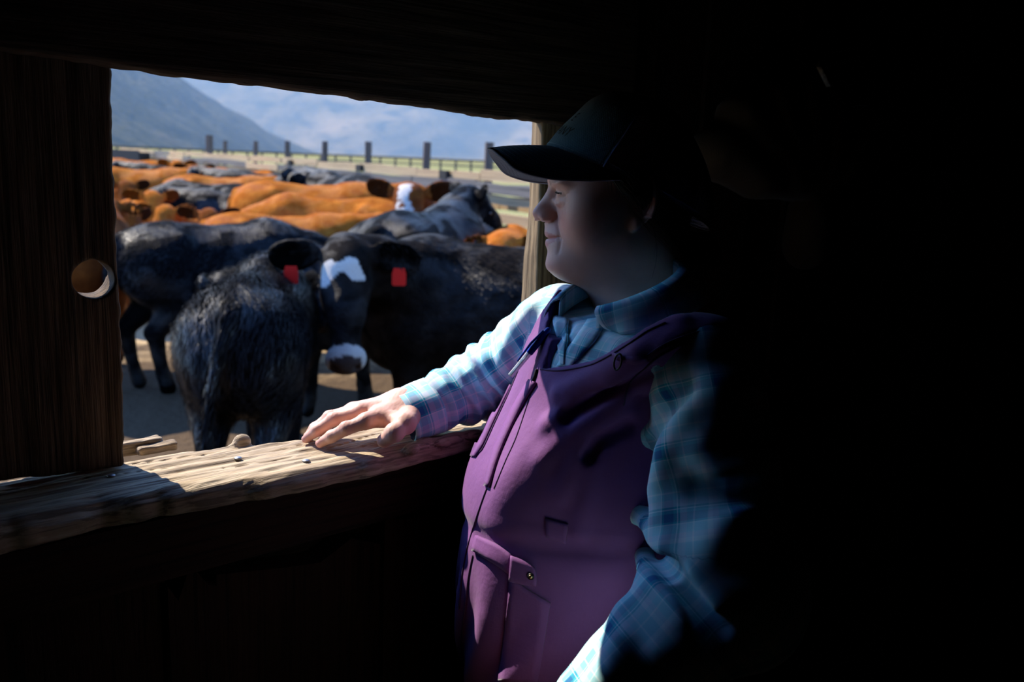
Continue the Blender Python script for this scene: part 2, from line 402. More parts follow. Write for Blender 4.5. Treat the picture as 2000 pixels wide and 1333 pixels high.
# under the sill: a horizontal rail, then rough vertical planks with rotten tops
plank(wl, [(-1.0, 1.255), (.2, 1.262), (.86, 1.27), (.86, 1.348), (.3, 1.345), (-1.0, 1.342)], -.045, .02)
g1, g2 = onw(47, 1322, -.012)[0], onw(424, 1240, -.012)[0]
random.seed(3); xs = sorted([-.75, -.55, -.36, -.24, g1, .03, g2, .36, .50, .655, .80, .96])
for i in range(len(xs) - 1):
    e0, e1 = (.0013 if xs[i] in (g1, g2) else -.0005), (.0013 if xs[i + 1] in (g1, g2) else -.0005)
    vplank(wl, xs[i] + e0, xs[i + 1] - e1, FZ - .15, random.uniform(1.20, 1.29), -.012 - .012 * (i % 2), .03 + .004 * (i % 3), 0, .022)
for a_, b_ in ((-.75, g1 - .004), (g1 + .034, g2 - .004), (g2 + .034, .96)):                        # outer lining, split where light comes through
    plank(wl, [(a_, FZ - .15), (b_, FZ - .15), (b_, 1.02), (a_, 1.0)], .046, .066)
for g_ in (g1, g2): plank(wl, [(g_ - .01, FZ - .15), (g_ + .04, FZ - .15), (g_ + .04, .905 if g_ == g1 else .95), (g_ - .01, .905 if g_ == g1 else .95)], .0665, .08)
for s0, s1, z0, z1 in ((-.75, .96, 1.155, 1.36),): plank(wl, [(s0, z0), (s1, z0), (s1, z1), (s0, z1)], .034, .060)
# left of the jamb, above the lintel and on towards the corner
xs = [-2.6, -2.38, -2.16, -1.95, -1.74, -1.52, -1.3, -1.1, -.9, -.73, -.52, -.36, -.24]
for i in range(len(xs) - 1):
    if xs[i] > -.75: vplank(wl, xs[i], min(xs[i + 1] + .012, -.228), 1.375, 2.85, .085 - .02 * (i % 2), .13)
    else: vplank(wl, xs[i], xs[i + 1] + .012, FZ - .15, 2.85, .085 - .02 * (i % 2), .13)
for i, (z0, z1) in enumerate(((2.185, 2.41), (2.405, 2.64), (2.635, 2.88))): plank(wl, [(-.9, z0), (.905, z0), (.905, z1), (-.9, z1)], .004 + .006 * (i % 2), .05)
xs = [.795, .965, 1.13, 1.29, 1.44]
for i in range(len(xs) - 1): vplank(wl, xs[i], xs[i + 1] + .01, FZ - .15, 2.88, .032 + .01 * (i % 2), .085)
# a crack of daylight between two planks far along the wall
c0, c1, c2 = onw(1603, 131, .03), onw(1622, 172, .03), onw(1641, 210, .03)
sm = c1[0]
plank(wl, [(1.44, FZ - .15), (sm - .005, FZ - .15), (sm - .004, c2[2] - .02), (c2[0] - .020, c2[2]), (c1[0] - .016, c1[2]), (c0[0] - .019, c0[2]), (c0[0] - .002, c0[2] + .02), (sm - .012, 2.88), (1.44, 2.88)], .03, .075)
plank(wl, [(sm - .008, FZ - .15), (1.80, FZ - .15), (1.80, 2.88), (sm - .015, 2.88), (c0[0] - .004, c0[2] + .02), (c0[0] + .001, c0[2]), (c1[0] - .003, c1[2] + .004), (c1[0] + .006, c1[2] - .004), (c2[0] + .003, c2[2]), (sm - .006, c2[2] - .02)], .032, .082)
for (p0, p1, w0) in ((c0, c1, .004), (c1, c2, .004)):
    plank(wl, [(p0[0] - .001, p0[2]), (p1[0] - .001 - w0 * .3, p1[2] + .003), (p1[0] + w0, p1[2] + .003), (p0[0] + w0, p0[2])], .028, .085, M_SILL, 'splinter')['label'] = 'pale splinter catching daylight'
xs = [1.79, 1.98, 2.17, 2.36, 2.55]
for i in range(len(xs) - 1): vplank(wl, xs[i], xs[i + 1] + .01, FZ - .15, 2.88, .032 + .01 * (i % 2), .085)
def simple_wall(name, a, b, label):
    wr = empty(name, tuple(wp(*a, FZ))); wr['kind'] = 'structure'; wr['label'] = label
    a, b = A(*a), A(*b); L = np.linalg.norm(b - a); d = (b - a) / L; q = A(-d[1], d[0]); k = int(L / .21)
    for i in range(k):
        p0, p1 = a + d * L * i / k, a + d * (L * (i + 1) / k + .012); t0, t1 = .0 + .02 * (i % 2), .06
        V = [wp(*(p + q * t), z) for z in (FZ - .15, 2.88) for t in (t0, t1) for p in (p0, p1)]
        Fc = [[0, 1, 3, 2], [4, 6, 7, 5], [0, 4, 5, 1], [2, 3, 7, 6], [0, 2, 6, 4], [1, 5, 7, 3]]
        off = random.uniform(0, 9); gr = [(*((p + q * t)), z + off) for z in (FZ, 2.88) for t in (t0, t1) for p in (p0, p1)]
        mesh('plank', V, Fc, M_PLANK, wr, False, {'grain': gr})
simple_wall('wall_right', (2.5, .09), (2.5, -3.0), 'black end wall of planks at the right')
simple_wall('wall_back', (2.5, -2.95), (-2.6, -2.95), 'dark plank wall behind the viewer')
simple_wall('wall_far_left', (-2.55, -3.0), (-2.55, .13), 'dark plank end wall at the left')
def slab(name, n0, n1, s0, s1, z0, z1, mat, label):
    V = [wp(s, n, z) for z in (z0, z1) for n in (n0, n1) for s in (s0, s1)]
    Fc = [[0, 1, 3, 2], [4, 6, 7, 5], [0, 4, 5, 1], [2, 3, 7, 6], [0, 2, 6, 4], [1, 5, 7, 3]]
    o = mesh(name, V, Fc, mat, None, False, {'grain': V}); o['kind'] = 'structure'; o['label'] = label; return o
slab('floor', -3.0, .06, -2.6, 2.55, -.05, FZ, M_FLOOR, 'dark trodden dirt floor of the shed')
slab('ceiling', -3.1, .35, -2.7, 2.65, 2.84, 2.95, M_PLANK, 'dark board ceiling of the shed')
# ================================================================== LAND: ground, hills, haze, fences
FA0, FAD = A(0.0, 8.9), A(-5.8, 9.8) / np.linalg.norm(A(-5.8, 9.8))
FAN = A(FAD[1], -FAD[0])                                        # away from the herd (to the right/back)
def ground_mat():
    t = NT('pen_dirt_and_meadow'); v = t.coord((1, 1, 1)); n = t.noise(v, .9, 8, .65); n2 = t.noise(v, 11, 5, .65); n3 = t.noise(v, .05, 4, .5)
    d = t.ramp(n, [(.3, (.40, .27, .13)), (.7, (.58, .43, .23))]); d = t.mix(t.math('MULTIPLY', n2, .5), d, (.28, .19, .10)); s0 = t.sep(t.coord((1, 1, 1))); herd_shade = t.math('MULTIPLY', t.math('SUBTRACT', t.math('ADD', 8.6, t.math('MULTIPLY', t.math('SUBTRACT', n, .5), 5.0)), s0[1]), .9, clamp=True); d = t.mix(herd_shade, d, (.085, .055, .03))  # near pen dirt tinted dark in place of the cattle's shadows
    g = t.ramp(n3, [(.35, (.16, .165, .05)), (.6, (.30, .27, .11))]); g = t.mix(t.math('MULTIPLY', n2, .4), g, (.11, .125, .035))
    s = t.sep(t.coord((1, 1, 1)))
    dist = t.math('ADD', t.math('MULTIPLY', t.math('SUBTRACT', s[0], FA0[0]), FAN[0]), t.math('MULTIPLY', t.math('SUBTRACT', s[1], FA0[1]), FAN[1]))
    far = t.math('SUBTRACT', s[1], 46.0)
    m = t.math('MAXIMUM', t.math('SUBTRACT', dist, 1.0), far)
    m = t.math('ADD', m, t.math('MULTIPLY', t.math('SUBTRACT', n2, .5), .8)); m = t.math('MULTIPLY', t.math('SUBTRACT', m, .3), 2.0, clamp=True)
    t.set(Base_Color=t.mix(m, d, g), Roughness=.95, Specular_IOR_Level=.1)
    t.bump(t.math('ADD', n, t.math('MULTIPLY', n2, .35)), .8, .12); return t.m
def grid_mesh(xs, ys, zf):
    X, Y = np.meshgrid(xs, ys, indexing='ij'); Z = zf(X, Y); n, m = X.shape
    V = np.stack([X, Y, Z], -1).reshape(-1, 3); i = np.arange(n * m).reshape(n, m)
    Q = np.stack([i[:-1, :-1], i[1:, :-1], i[1:, 1:], i[:-1, 1:]], -1).reshape(-1, 4); return V, Q
V, Q = grid_mesh(np.concatenate([[-3500, -1500, -600, -200, -90, -40], np.linspace(-25, 15, 81), [30, 80, 200, 600, 1500, 3500]]),
                 np.concatenate([[-60, -20, -5], np.linspace(0, 40, 81), [46, 60, 80, 110, 160, 300, 700, 1500, 3600]]),
                 lambda X, Y: np.where((Y > 1.8) & (Y < 60), .03 * np.sin(X * 1.3 + np.sin(Y * .9)) * np.sin(Y * 1.1 + 1) + .02 * np.sin(X * 3.1) * np.sin(Y * 2.7), 0) - .03)
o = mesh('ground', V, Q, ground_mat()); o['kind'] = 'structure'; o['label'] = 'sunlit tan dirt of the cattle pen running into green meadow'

def fbm2(X, Y, f, seed, o=6, ridge=False):
    r = np.random.default_rng(seed); out = np.zeros_like(X); a = 1.0
    for _ in range(o):
        acc = 0
        for _ in range(4):
            d = r.normal(size=2); d *= f / np.linalg.norm(d) * r.uniform(.7, 1.4); acc = acc + np.sin(X * d[0] + Y * d[1] + r.uniform(0, 6.3) + 1.1 * np.sin(X * d[1] * .6 - Y * d[0] * .6 + r.uniform(0, 6)))
        acc = acc / 4
        out += a * (1 - 2 * np.abs(acc) if ridge else acc); a *= .5; f *= 2.03
    return out
def hill_mat(name, c1, c2, c3, sc):
    t = NT(name); v = t.coord((1, 1, 1)); n = t.noise(v, sc, 7, .62, .4); n2 = t.noise(v, sc * 4.5, 5, .65)
    c = t.ramp(n, [(.35, c1), (.55, c2), (.7, c3)]); c = t.mix(t.ramp(n2, [(.48, (0, 0, 0)), (.62, (1, 1, 1))]), c, c1)
    t.set(Base_Color=c, Roughness=1.0, Specular_IOR_Level=0.0); t.bump(n2, .6, 20); return t.m
def range_z(X, Y):
    t = np.clip((Y - 2500) / 2300, 0, 1); base = 900 * t ** 1.15
    g = fbm2(X, Y * .55, .0026, 5, 6, True); return base * (1 + .16 * fbm2(X, Y, .0011, 9, 3)) + 75 * g * np.clip(t * 5, 0, 1) - 5
V, Q = grid_mesh(np.linspace(-4200, 2600, 200), np.linspace(2400, 5200, 110), range_z)
o = mesh('mountain', V, Q, hill_mat('dry_mountain_slope', (.02, .035, .045), (.17, .15, .11), (.34, .27, .20), .0030)); o['label'] = 'hazy blue grey mountain range filling the distance'; o['kind'] = 'structure'
def hill_z(X, Y):
    d = (-395 - X) / 155.0 + .0 * Y
    prof = np.clip(d, 0, 4) * 100 * np.clip(1 - ((Y - 1400) / 560) ** 2, 0, 1) ** .8
    return np.where(prof > 0, prof * (1 + .10 * fbm2(X, Y, .02, 15, 4, True)) + 2.5 * fbm2(X, Y, .05, 17, 3) * np.clip(prof / 20, 0, 1), 0) - 3
V, Q = grid_mesh(np.linspace(-1300, -330, 130), np.linspace(900, 1950, 110), hill_z)
o = mesh('hill', V, Q, hill_mat('sagebrush_hillside', (.028, .038, .026), (.075, .08, .05), (.13, .115, .075), .016)); o['label'] = 'darker green hillside descending from the left'; o['kind'] = 'structure'

hz = NT('valley_haze'); _vs = hz.n('ShaderNodeVolumeScatter'); _vs.inputs['Color'].default_value = (.36, .58, 1.0, 1); _vs.inputs['Density'].default_value = 0.00043; _vs.inputs['Anisotropy'].default_value = .0
hz.t.nodes.remove(hz.b); hz.t.links.new(_vs.outputs[0], hz.t.nodes['Material Output'].inputs['Volume'])
bm = bmesh.new(); bmesh.ops.create_cube(bm, size=1.0); bmesh.ops.scale(bm, vec=(7000, 4700, 900), verts=bm.verts); bmesh.ops.translate(bm, vec=(-800, 2900, 440), verts=bm.verts)
o = bm_obj('haze', bm, hz.m); o['kind'] = 'stuff'; o['label'] = 'blue haze hanging in the valley before the mountains'; o['category'] = 'haze'

# --- fences -----------------------------------------------------------------------------------
M_RAIL = [wood_mat('tan_fence_board', [(.28, .175, .08), (.43, .29, .145), (.56, .40, .22), (.36, .25, .14)], .15, bump=.4, dark=(.2, .13, .07)),
          wood_mat('grey_fence_board', [(.10, .085, .07), (.15, .13, .11), (.21, .19, .16), (.11, .10, .09)], .15, bump=.4)]
M_FPOST = wood_mat('dark_fence_post', [(.07, .05, .035), (.12, .09, .065), (.18, .14, .10), (.08, .06, .05)], .2, bump=.5)
M_BLACK = plain('flat_black', (.012, .011, .010), .7)
def slabbox(name, mat, parent, a, b, z0, z1, th, nrm, sag=0.0):
    a, b = A(*a), A(*b); n = A(*nrm) * th / 2; k = 3; V = []; gr = []; off = random.uniform(0, 9)
    for i in range(k + 1):
        p = a + (b - a) * i / k; dz = (random.uniform(-sag, sag), random.uniform(-sag, sag))
        for s in (-1, 1):
            for z in (z0 + dz[0], z1 + dz[1]): V.append((*(p + s * n), z)); gr.append((z, s * th, i / k * np.linalg.norm(b - a) + off))
    Fc = []
    for i in range(k):
        q = i * 4; r = q + 4; Fc += [[q, r, r + 1, q + 1], [q + 2, q + 3, r + 3, r + 2], [q + 1, r + 1, r + 3, q + 3], [q, q + 2, r + 2, r]]
    Fc += [[0, 1, 3, 2], [k * 4, k * 4 + 2, k * 4 + 3, k * 4 + 1]]
    return mesh(name, V, Fc, mat, parent, False, {'grain': gr})
def fpost(parent, p, z, r, name='post'):
    V, Fc = tube([(p[0], p[1], -.1), (p[0] + random.uniform(-.02, .02), p[1], z * .5), (p[0] + random.uniform(-.03, .03), p[1] + .02, z)], [r, r * .97, r * .9], 8)
    o = mesh(name, V, Fc, M_FPOST, parent, False, {'grain': [(v[0], v[1], v[2]) for v in V]}); return o
fa = empty('plank_fence', (FA0[0], FA0[1], 0), 'long weathered plank fence with tall dark posts behind the cattle', 'fence')
random.seed(12)
ts = [-3.2, -1.0, .78, 2.39, 4.29, 6.14, 8.11, 10.31, 12.86, 14.41, 16.8, 18.9, 21.5, 24, 26.5, 29]
for i, t_ in enumerate(ts):
    p = FA0 + FAD * t_ - FAN * (-.10)
    fpost(fa, p, 1.975 if i < 9 else (2.1 if i == 9 else 1.62), .052 if i != 9 else .10)
for z0, z1, mi, off in ((1.575, 1.68, 0, 0), (1.462, 1.568, 1, -.05), (1.37, 1.455, 0, 0), (1.19, 1.275, 0, -.02), (1.285, 1.355, 0, .25), (1.02, 1.15, 0, 0), (.78, .93, 1, 0), (.45, .62, 0, 0)):
    for i in range(0, len(ts) - 1):
        a = FA0 + FAD * (ts[i] + .01) + FAN * (off + random.uniform(-.012, .012)); b = FA0 + FAD * (ts[i + 1] - .01) + FAN * (off + random.uniform(-.012, .012))
        dz = random.uniform(-.015, .015)
        slabbox('rail', M_RAIL[mi if random.random() > .12 else 1 - mi], fa, a, b, z0 + dz, z1 + dz, .035, FAN, .012)
for px, t_ in ((583, 7.45), (720, 4.2), (893, 1.55)):  # solid black blocks added for shadowed gaps in top and lower rails
    p = FA0 + FAD * t_ - FAN * .05; slabbox('gap_block', M_BLACK, fa, p - FAD * .09, p + FAD * .09, 1.57, 1.66, .05, FAN)['label'] = 'black block standing for a dark gap in the top rail'
for t_, zz in ((1.3, 1.22), (2.7, 1.2)):
    p = FA0 + FAD * t_ - FAN * .08; slabbox('gap_block', M_BLACK, fa, p - FAD * .10, p + FAD * .10, zz, zz + .09, .06, FAN)['label'] = 'black block standing for a dark gap at a lower rail'
gp0, gp1 = pix(215, 306, 27), pix(272, 308, 26)
gt = empty('feed_trough', (gp0[0], gp0[1], 0), 'black feed bunk beyond the herd next to the left jamb', 'trough')
slabbox('side_panel', M_BLACK, gt, gp0[:2], gp1[:2], .95, 1.66, .06, (.1, -1), .01); slabbox('side_panel', M_BLACK, gt, gp0[:2] + A(0, .7), gp1[:2] + A(0, .7), .95, 1.60, .06, (.1, -1), .01)
for p in (gp0, gp1): slabbox('end_panel', M_BLACK, gt, p[:2], p[:2] + A(0, .7), -.06, 1.6, .06, (1, 0))
fb = empty('meadow_fence', (-40, 104, 0), 'far dark fence with close set posts across the green meadow', 'fence')
xs = np.arange(-58, 6, 1.75)
for i, x in enumerate(xs): fpost(fb, (x, 104 - .08 * x), 1.62, .13)
for i in range(0, len(xs) - 1, 3):
    j = min(i + 3, len(xs) - 1)
    for z0, z1 in ((1.46, 1.68), (.9, 1.05)): slabbox('rail', M_FPOST, fb, (xs[i], 103.9 - .08 * xs[i]), (xs[j], 103.9 - .08 * xs[j]), z0, z1, .08, (0, 1), .02)
# ================================================================== CATTLE
def hide_mat(name, base, base2, rough=.42, spec=.5, sheen=.35, sheen_tint=(.75, .82, 1.0), face=(.66, .58, .48), muz=(.055, .038, .032)):
    t = NT(name); v = t.coord((9, 9, 9), attr='rest'); n = t.noise(v, 1.0, 4, .6); v2 = t.coord((45, 160, 60), attr='rest'); n2 = t.noise(v2, 1.0, 4, .65)
    c = t.mix(t.ramp(n, [(.35, (0, 0, 0)), (.68, (1, 1, 1))]), base, base2); c = t.mix(t.math('MULTIPLY', n2, .35), c, tuple(x * .35 for x in base))
    m = t.sep(t.coord((1, 1, 1), attr='mask'))
    c = t.mix(m[2], c, tuple(x * .22 for x in base)); c = t.mix(m[0], c, face); c = t.mix(m[1], c, muz)
    sp = t.math('MULTIPLY', t.ramp(t.noise(t.coord((3.2, 5, 4), attr='rest'), 1.0, 4, .6, .6), [(.47, (.03, .03, .03)), (.70, (1, 1, 1))]), spec)
    t.set(Base_Color=c, Roughness=rough, Specular_IOR_Level=sp, Sheen_Weight=sheen, Sheen_Roughness=.45, Sheen_Tint=sheen_tint)
    h = t.math('ADD', n2, t.math('MULTIPLY', n, .5)); t.bump(h, .55, .02); return t.m
M_BLACKHIDE = hide_mat("black_hide", (.0025, .0025, .0028), (.0085, .008, .0085), .46, .42, .0)
M_BROWNBLACK = hide_mat('dusty_brown_black_hide', (.005, .004, .0035), (.022, .017, .014), .55, .3, .0, (1, .93, .85))
M_RED = hide_mat('red_brown_hide', (.36, .088, .010), (.54, .175, .024), .65, .08, .02, (1, .8, .5))
M_DARKRED = hide_mat('dark_red_hide', (.13, .032, .007), (.28, .080, .015), .65, .08, .02, (1, .8, .5))
M_EYE = plain('dark_wet_eye', (.008, .006, .005), .08, 0, .8)
M_TAG = plain('red_ear_tag_plastic', (.72, .018, .012), .4)
M_YTAG = plain('yellow_ear_tag_plastic', (.55, .40, .02), .5)

def rotm(yaw, pitch, roll=0.0):
    """head axes as columns (forward, left, up); pitch > 0 looks down"""
    y, p, r = map(math.radians, (yaw, pitch, roll))
    Rz = np.array([[math.cos(y), -math.sin(y), 0], [math.sin(y), math.cos(y), 0], [0, 0, 1]])
    Ry = np.array([[math.cos(p), 0, math.sin(p)], [0, 1, 0], [-math.sin(p), 0, math.cos(p)]])
    Rx = np.array([[1, 0, 0], [0, math.cos(r), -math.sin(r)], [0, math.sin(r), math.cos(r)]])
    return Rz @ Ry @ Rx
def cow_parts(pose):
    """pose: head position (poll), yaw, pitch, ear droop, legs stride, tail side"""
    poll = A(*pose['poll']); Hm = rotm(pose['yaw'], pose['pitch'], pose.get('roll', 0)); st = pose.get('stride', .06); td = pose.get('tail', .05)
    hs = pose.get('hs', 1.12); H = lambda x, y, z: poll + hs * (Hm @ A(x, y, z))
    return poll, Hm, H, st, td
def make_cow_mesh(name, pose, h=.02, face='none', belly=1.0):
    poll, Hm, H, st, td = cow_parts(pose); ed = pose.get('ear', -18)
    bend = pose.get('bend', 0.0)
    hs = pose.get('hs', 1.12); Hu = lambda x, y, z: poll + Hm @ A(x, y, z)
    def ear_frame(s):
        e, sw = math.radians(ed), math.radians(pose.get('earback', 20))
        d = Hm @ A(-math.sin(sw), s * math.cos(e) * math.cos(sw), math.sin(e)); yw = math.radians(pose['yaw']); nrm = A(math.cos(yw), math.sin(yw), -.15) + .25 * s * (Hm @ A(0, 1, 0))
        x = d / np.linalg.norm(d); z = nrm - x * (nrm @ x); z /= np.linalg.norm(z); return np.stack([x, np.cross(z, x), z], 1)
    EF = {s: ear_frame(s) for s in (-1, 1)}
    ER = {s: Hu(-.035, s * .105, -.03) for s in (-1, 1)}
    legs = []
    for s in (-1, 1):
        fx = .46 + s * st
        legs.append(([(.44, s * .17, .84), (fx - .02, s * .165, .64), (fx, s * .15, .40), (fx - .01, s * .145, .15), (fx + .02, s * .145, .045)], [.155, .098, .062, .045, .058]))
        hx = -.58 - s * st
        legs.append(([(-.55, s * .16, 1.02), (-.43 - s * st * .5, s * .19, .76), (hx - .10, s * .155, .50), (hx - .05, s * .15, .17), (hx - .01, s * .15, .045)], [.23, .158, .068, .047, .060]))
    tail = spline([(-.80, 0, 1.22), (-.875, td * .3, 1.10), (-.895, td * .8, .85), (-.885, td, .62), (-.87, td, .38)], 9); tr = [.05, .036, .028, .026, .026, .030, .042, .036, .010]
    nb = A(.40, 0, 1.08); nm = (nb + H(-.10, 0, -.12)) * .5 + A(.02, 0, .02) + pose.get('neckoff', 0) * A(0, 1, 0)
    def f(P):
        P = P.astype(np.float32)
        d = ell(P, (0, 0, .93), (.68, .335 * belly, .36))
        d = smin(d, ell(P, (.42, 0, .95), (.34, .27, .37)), .16)
        d = smin(d, ell(P, (-.50, 0, 1.03), (.36, .285, .30)), .14)
        d = smin(d, chain(P, [(.42, 0, 1.235), (0, 0, 1.215), (-.42, 0, 1.245), (-.72, 0, 1.20)], [.085, .09, .085, .07]), .12)
        for s in (-1, 1):
            d = smin(d, cone(P, (-.40, s * .20, 1.225), (-.44, s * .235, 1.20), .055, .05), .10)
            d = smin(d, ell(P, (.44, s * .17, .98), (.16, .11, .27)), .10)
            d = smin(d, ell(P, (-.60, s * .15, .98), (.20, .13, .27)), .10)
        d = smin(d, chain(P, [(.60, 0, .74), (.66, 0, .92)], [.13, .16]), .14)                    # brisket
        for pts, rads in legs: d = smin(d, chain(P, pts, rads, .03), .07)
        d = smin(d, chain(P, tail, tr), .03)
        # neck
        d = smin(d, chain(P, [nb, nm, H(-.06, 0, -.085)], [.26, pose.get('nr', .175), .115], .05), .12)
        d = smin(d, chain(P, [A(.55, 0, .86), nm - A(.0, 0, .10), H(.04, 0, -.17)], [.15, .075, .05], .05), .10)
        PG = (f32(poll) + (P - f32(poll)) / np.float32(hs)).astype(np.float32)
        # head
        g = ell(PG, Hu(-.01, 0, -.035), (.085, .095, .075), Hm)
        g = smin(g, cone(PG, Hu(.05, 0, -.045), Hu(.20, 0, -.07), .088, .074), .05)
        g = smin(g, cone(PG, Hu(.20, 0, -.075), Hu(.385, 0, -.105), .070, .060), .05)
        g = smin(g, ell(PG, Hu(.40, 0, -.115), (.055, .082, .062), Hm), .045)                        # muzzle
        g = smin(g, cone(PG, Hu(.07, 0, -.15), Hu(.33, 0, -.155), .062, .032), .06)                   # jaw
        for s in (-1, 1):
            g = smin(g, ell(PG, Hu(.115, s * .075, -.035), (.045, .028, .026), Hm), .03)              # brow
            g = smin(g, ell(PG, Hu(.10, s * .055, -.12), (.08, .045, .07), Hm), .05)                  # cheek
            g = smax(g, -ell(PG, Hu(.445, s * .043, -.098), (.02, .012, .014), Hm), .012)             # nostril
            e = ell(PG, ER[s] + EF[s] @ A(.095, 0, 0), (.112, .068, .020), EF[s])
            e = smax(e, -ell(PG, ER[s] + EF[s] @ A(.10, -.004, .022), (.082, .048, .018), EF[s]), .012)
            g = smin(g, e, .02)
        g = smax(g, -(box(PG, Hu(.44, 0, -.158), (.05, .06, .0035), Hm)), .012)
        g = g * np.float32(hs)
        d = smin(d, g, .05)
        d = d + .008 * wob(P, 9, 3, 2) + .0022 * wob(P * f32((1, 1, .5)), 70, 4, 2)
        return d.astype(np.float32)
    allp = np.array([H(.5, 0, -.1), H(0, .3, 0), H(0, -.3, 0), H(0, 0, .12), H(.3, 0, -.25), A(-1.0, -.42, -.02), A(.8, .42, 1.36), A(-1.0, .42, 0)])
    V, Q = nets(f, allp.min(0) - .08, allp.max(0) + .08, h)
    VG = f32(poll) + (V - f32(poll)) / np.float32(hs); L = (VG - f32(poll)) @ f32(Hm)                                                                  # head-local coordinates
    m = np.zeros((len(V), 3), np.float32)
    sm = lambda x, a, b: np.clip((x - a) / (b - a), 0, 1)
    wig = .02 * wob(V, 28, 9, 2)
    inhead = (L[:, 0] > -.10) & (np.abs(L[:, 1]) < .12 + .02) & (L[:, 0] < .55) & (np.abs(L[:, 2] + .06) < .16)
    if face == 'blaze':      # white band over the forehead, dark face, pale ring round the muzzle
        wht = inhead & (np.abs(L[:, 0] - .075 - .7 * wig - .10 * np.abs(L[:, 1])) < .036 + .011 * np.sin(L[:, 1] * 60)) & (L[:, 2] > -.085) & (np.abs(L[:, 1] + .01) < .085)
        m[wht, 0] = 1
        ring = inhead & (L[:, 0] > .372 + .3 * wig) & (L[:, 0] < .47) ; m[ring, 0] = .8
        m[inhead & (L[:, 0] > .415) & (np.abs(L[:, 1]) < .062) & (L[:, 2] > -.150), 1] = 1
    elif face == 'white':
        wht = inhead & (np.abs(L[:, 1]) < .045 + wig * 2.2) & (L[:, 2] > -.10) & (L[:, 0] > -.06) & (L[:, 0] < .40) & (wob(V, 45, 19, 1) > -.45); m[wht, 0] = .9
        m[inhead & (L[:, 0] > .40), 1] = .8
    elif face == 'chin':
        m[inhead & (L[:, 2] < -.13 + wig), 0] = .8; m[(np.abs(L[:, 0] + .02) < .05) & (np.abs(L[:, 1]) < .05) & (L[:, 2] > .0), 0] = 1
        m[inhead & (L[:, 0] > .40), 1] = .7
    else: m[inhead & (L[:, 0] > .385), 1] = .8
    m[V[:, 2] < .075, 2] = 1
    for s in (-1, 1):
        E_ = (VG - f32(ER[s])) @ f32(EF[s]); m[(E_[:, 0] > .03) & (E_[:, 0] < .2) & (np.abs(E_[:, 1]) < .060) & (E_[:, 2] > -.004) & (E_[:, 2] < .03), 2] = 1
    # short-lived helper object -> mesh datablock
    o = mesh(name, V, Q, None, None, True, {'mask': m, 'rest': V}); me = o.data; bpy.data.objects.remove(o)
    me['info'] = 1
    return dict(me=me, H=H, Hm=Hm, ER={k: poll + hs * (v - poll) for k, v in ER.items()}, EF=EF, hs=hs)
def hair_coat(o, proto, n, ln, mat, seed, region, h=.0028):
    """short tapering hair blades on the upper side of an animal"""
    me = proto['me']; r = np.random.default_rng(seed); N = len(me.vertices)
    co = np.empty(N * 3, np.float32); me.vertices.foreach_get('co', co); co = co.reshape(-1, 3)
    no = np.empty(N * 3, np.float32); me.vertices.foreach_get('normal', no); no = no.reshape(-1, 3)
    idx = np.nonzero(region(co))[0]; i = r.choice(idx, n); p = co[i] + r.normal(0, .006, (n, 3)); nn = no[i]
    fl = np.stack([-np.ones(n), 0 * p[:, 1], -.55 - .6 * np.abs(nn[:, 1])], 1) + .35 * np.stack([wob(p, 14, seed + k, 1) for k in range(3)], 1)
    fl = fl - nn * np.einsum('ij,ij->i', fl, nn)[:, None]; fl /= np.linalg.norm(fl, axis=1)[:, None] + 1e-6
    L_ = ln * r.uniform(.5, 1.3, n)[:, None]; side = np.cross(fl, nn) * h
    a = p - nn * .004; m = p + fl * L_ * .55 + nn * L_ * .22; t = p + fl * L_ + nn * L_ * .12
    V = np.stack([a - side, a + side, m + side * .7, m - side * .7, t], 1).reshape(-1, 3); b = np.arange(n) * 5
    Fc = np.concatenate([np.stack([b, b + 1, b + 2], 1), np.stack([b, b + 2, b + 3], 1), np.stack([b + 3, b + 2, b + 4], 1)])
    c = mesh('hair_coat', V, Fc, mat, None, True, {'rest': np.repeat(p, 5, 0), 'mask': np.zeros((n * 5, 3))}); c['kind'] = 'stuff'; c.parent = o; return c
def eye_mesh():
    bm = bmesh.new(); bmesh.ops.create_uvsphere(bm, u_segments=10, v_segments=8, radius=.021); me = bpy.data.meshes.new('eye'); bm.to_mesh(me); bm.free()
    me.polygons.foreach_set('use_smooth', np.ones(len(me.polygons), dtype=bool)); return me
EYE = eye_mesh(); EYE.materials.append(M_EYE)
def tag_mesh(name, mat):
    out = [(-.028, 0), (.028, 0), (.036, -.03), (.036, -.085), (.028, -.092), (-.028, -.092), (-.036, -.085), (-.036, -.03)]
    V = [(x, -.003, z) for x, z in out] + [(x, .003, z) for x, z in out]; n = len(out)
    Fc = [list(range(n)), list(range(n, 2 * n))[::-1]] + [[(i + 1) % n, i, n + i, n + (i + 1) % n] for i in range(n)]
    me = bpy.data.meshes.new(name); me.from_pydata(V, [], Fc); me.materials.append(mat); return me
TAGS = {'red': tag_mesh('ear_tag', M_TAG), 'yellow': tag_mesh('ear_tag', M_YTAG)}
ME_CACHE = {}
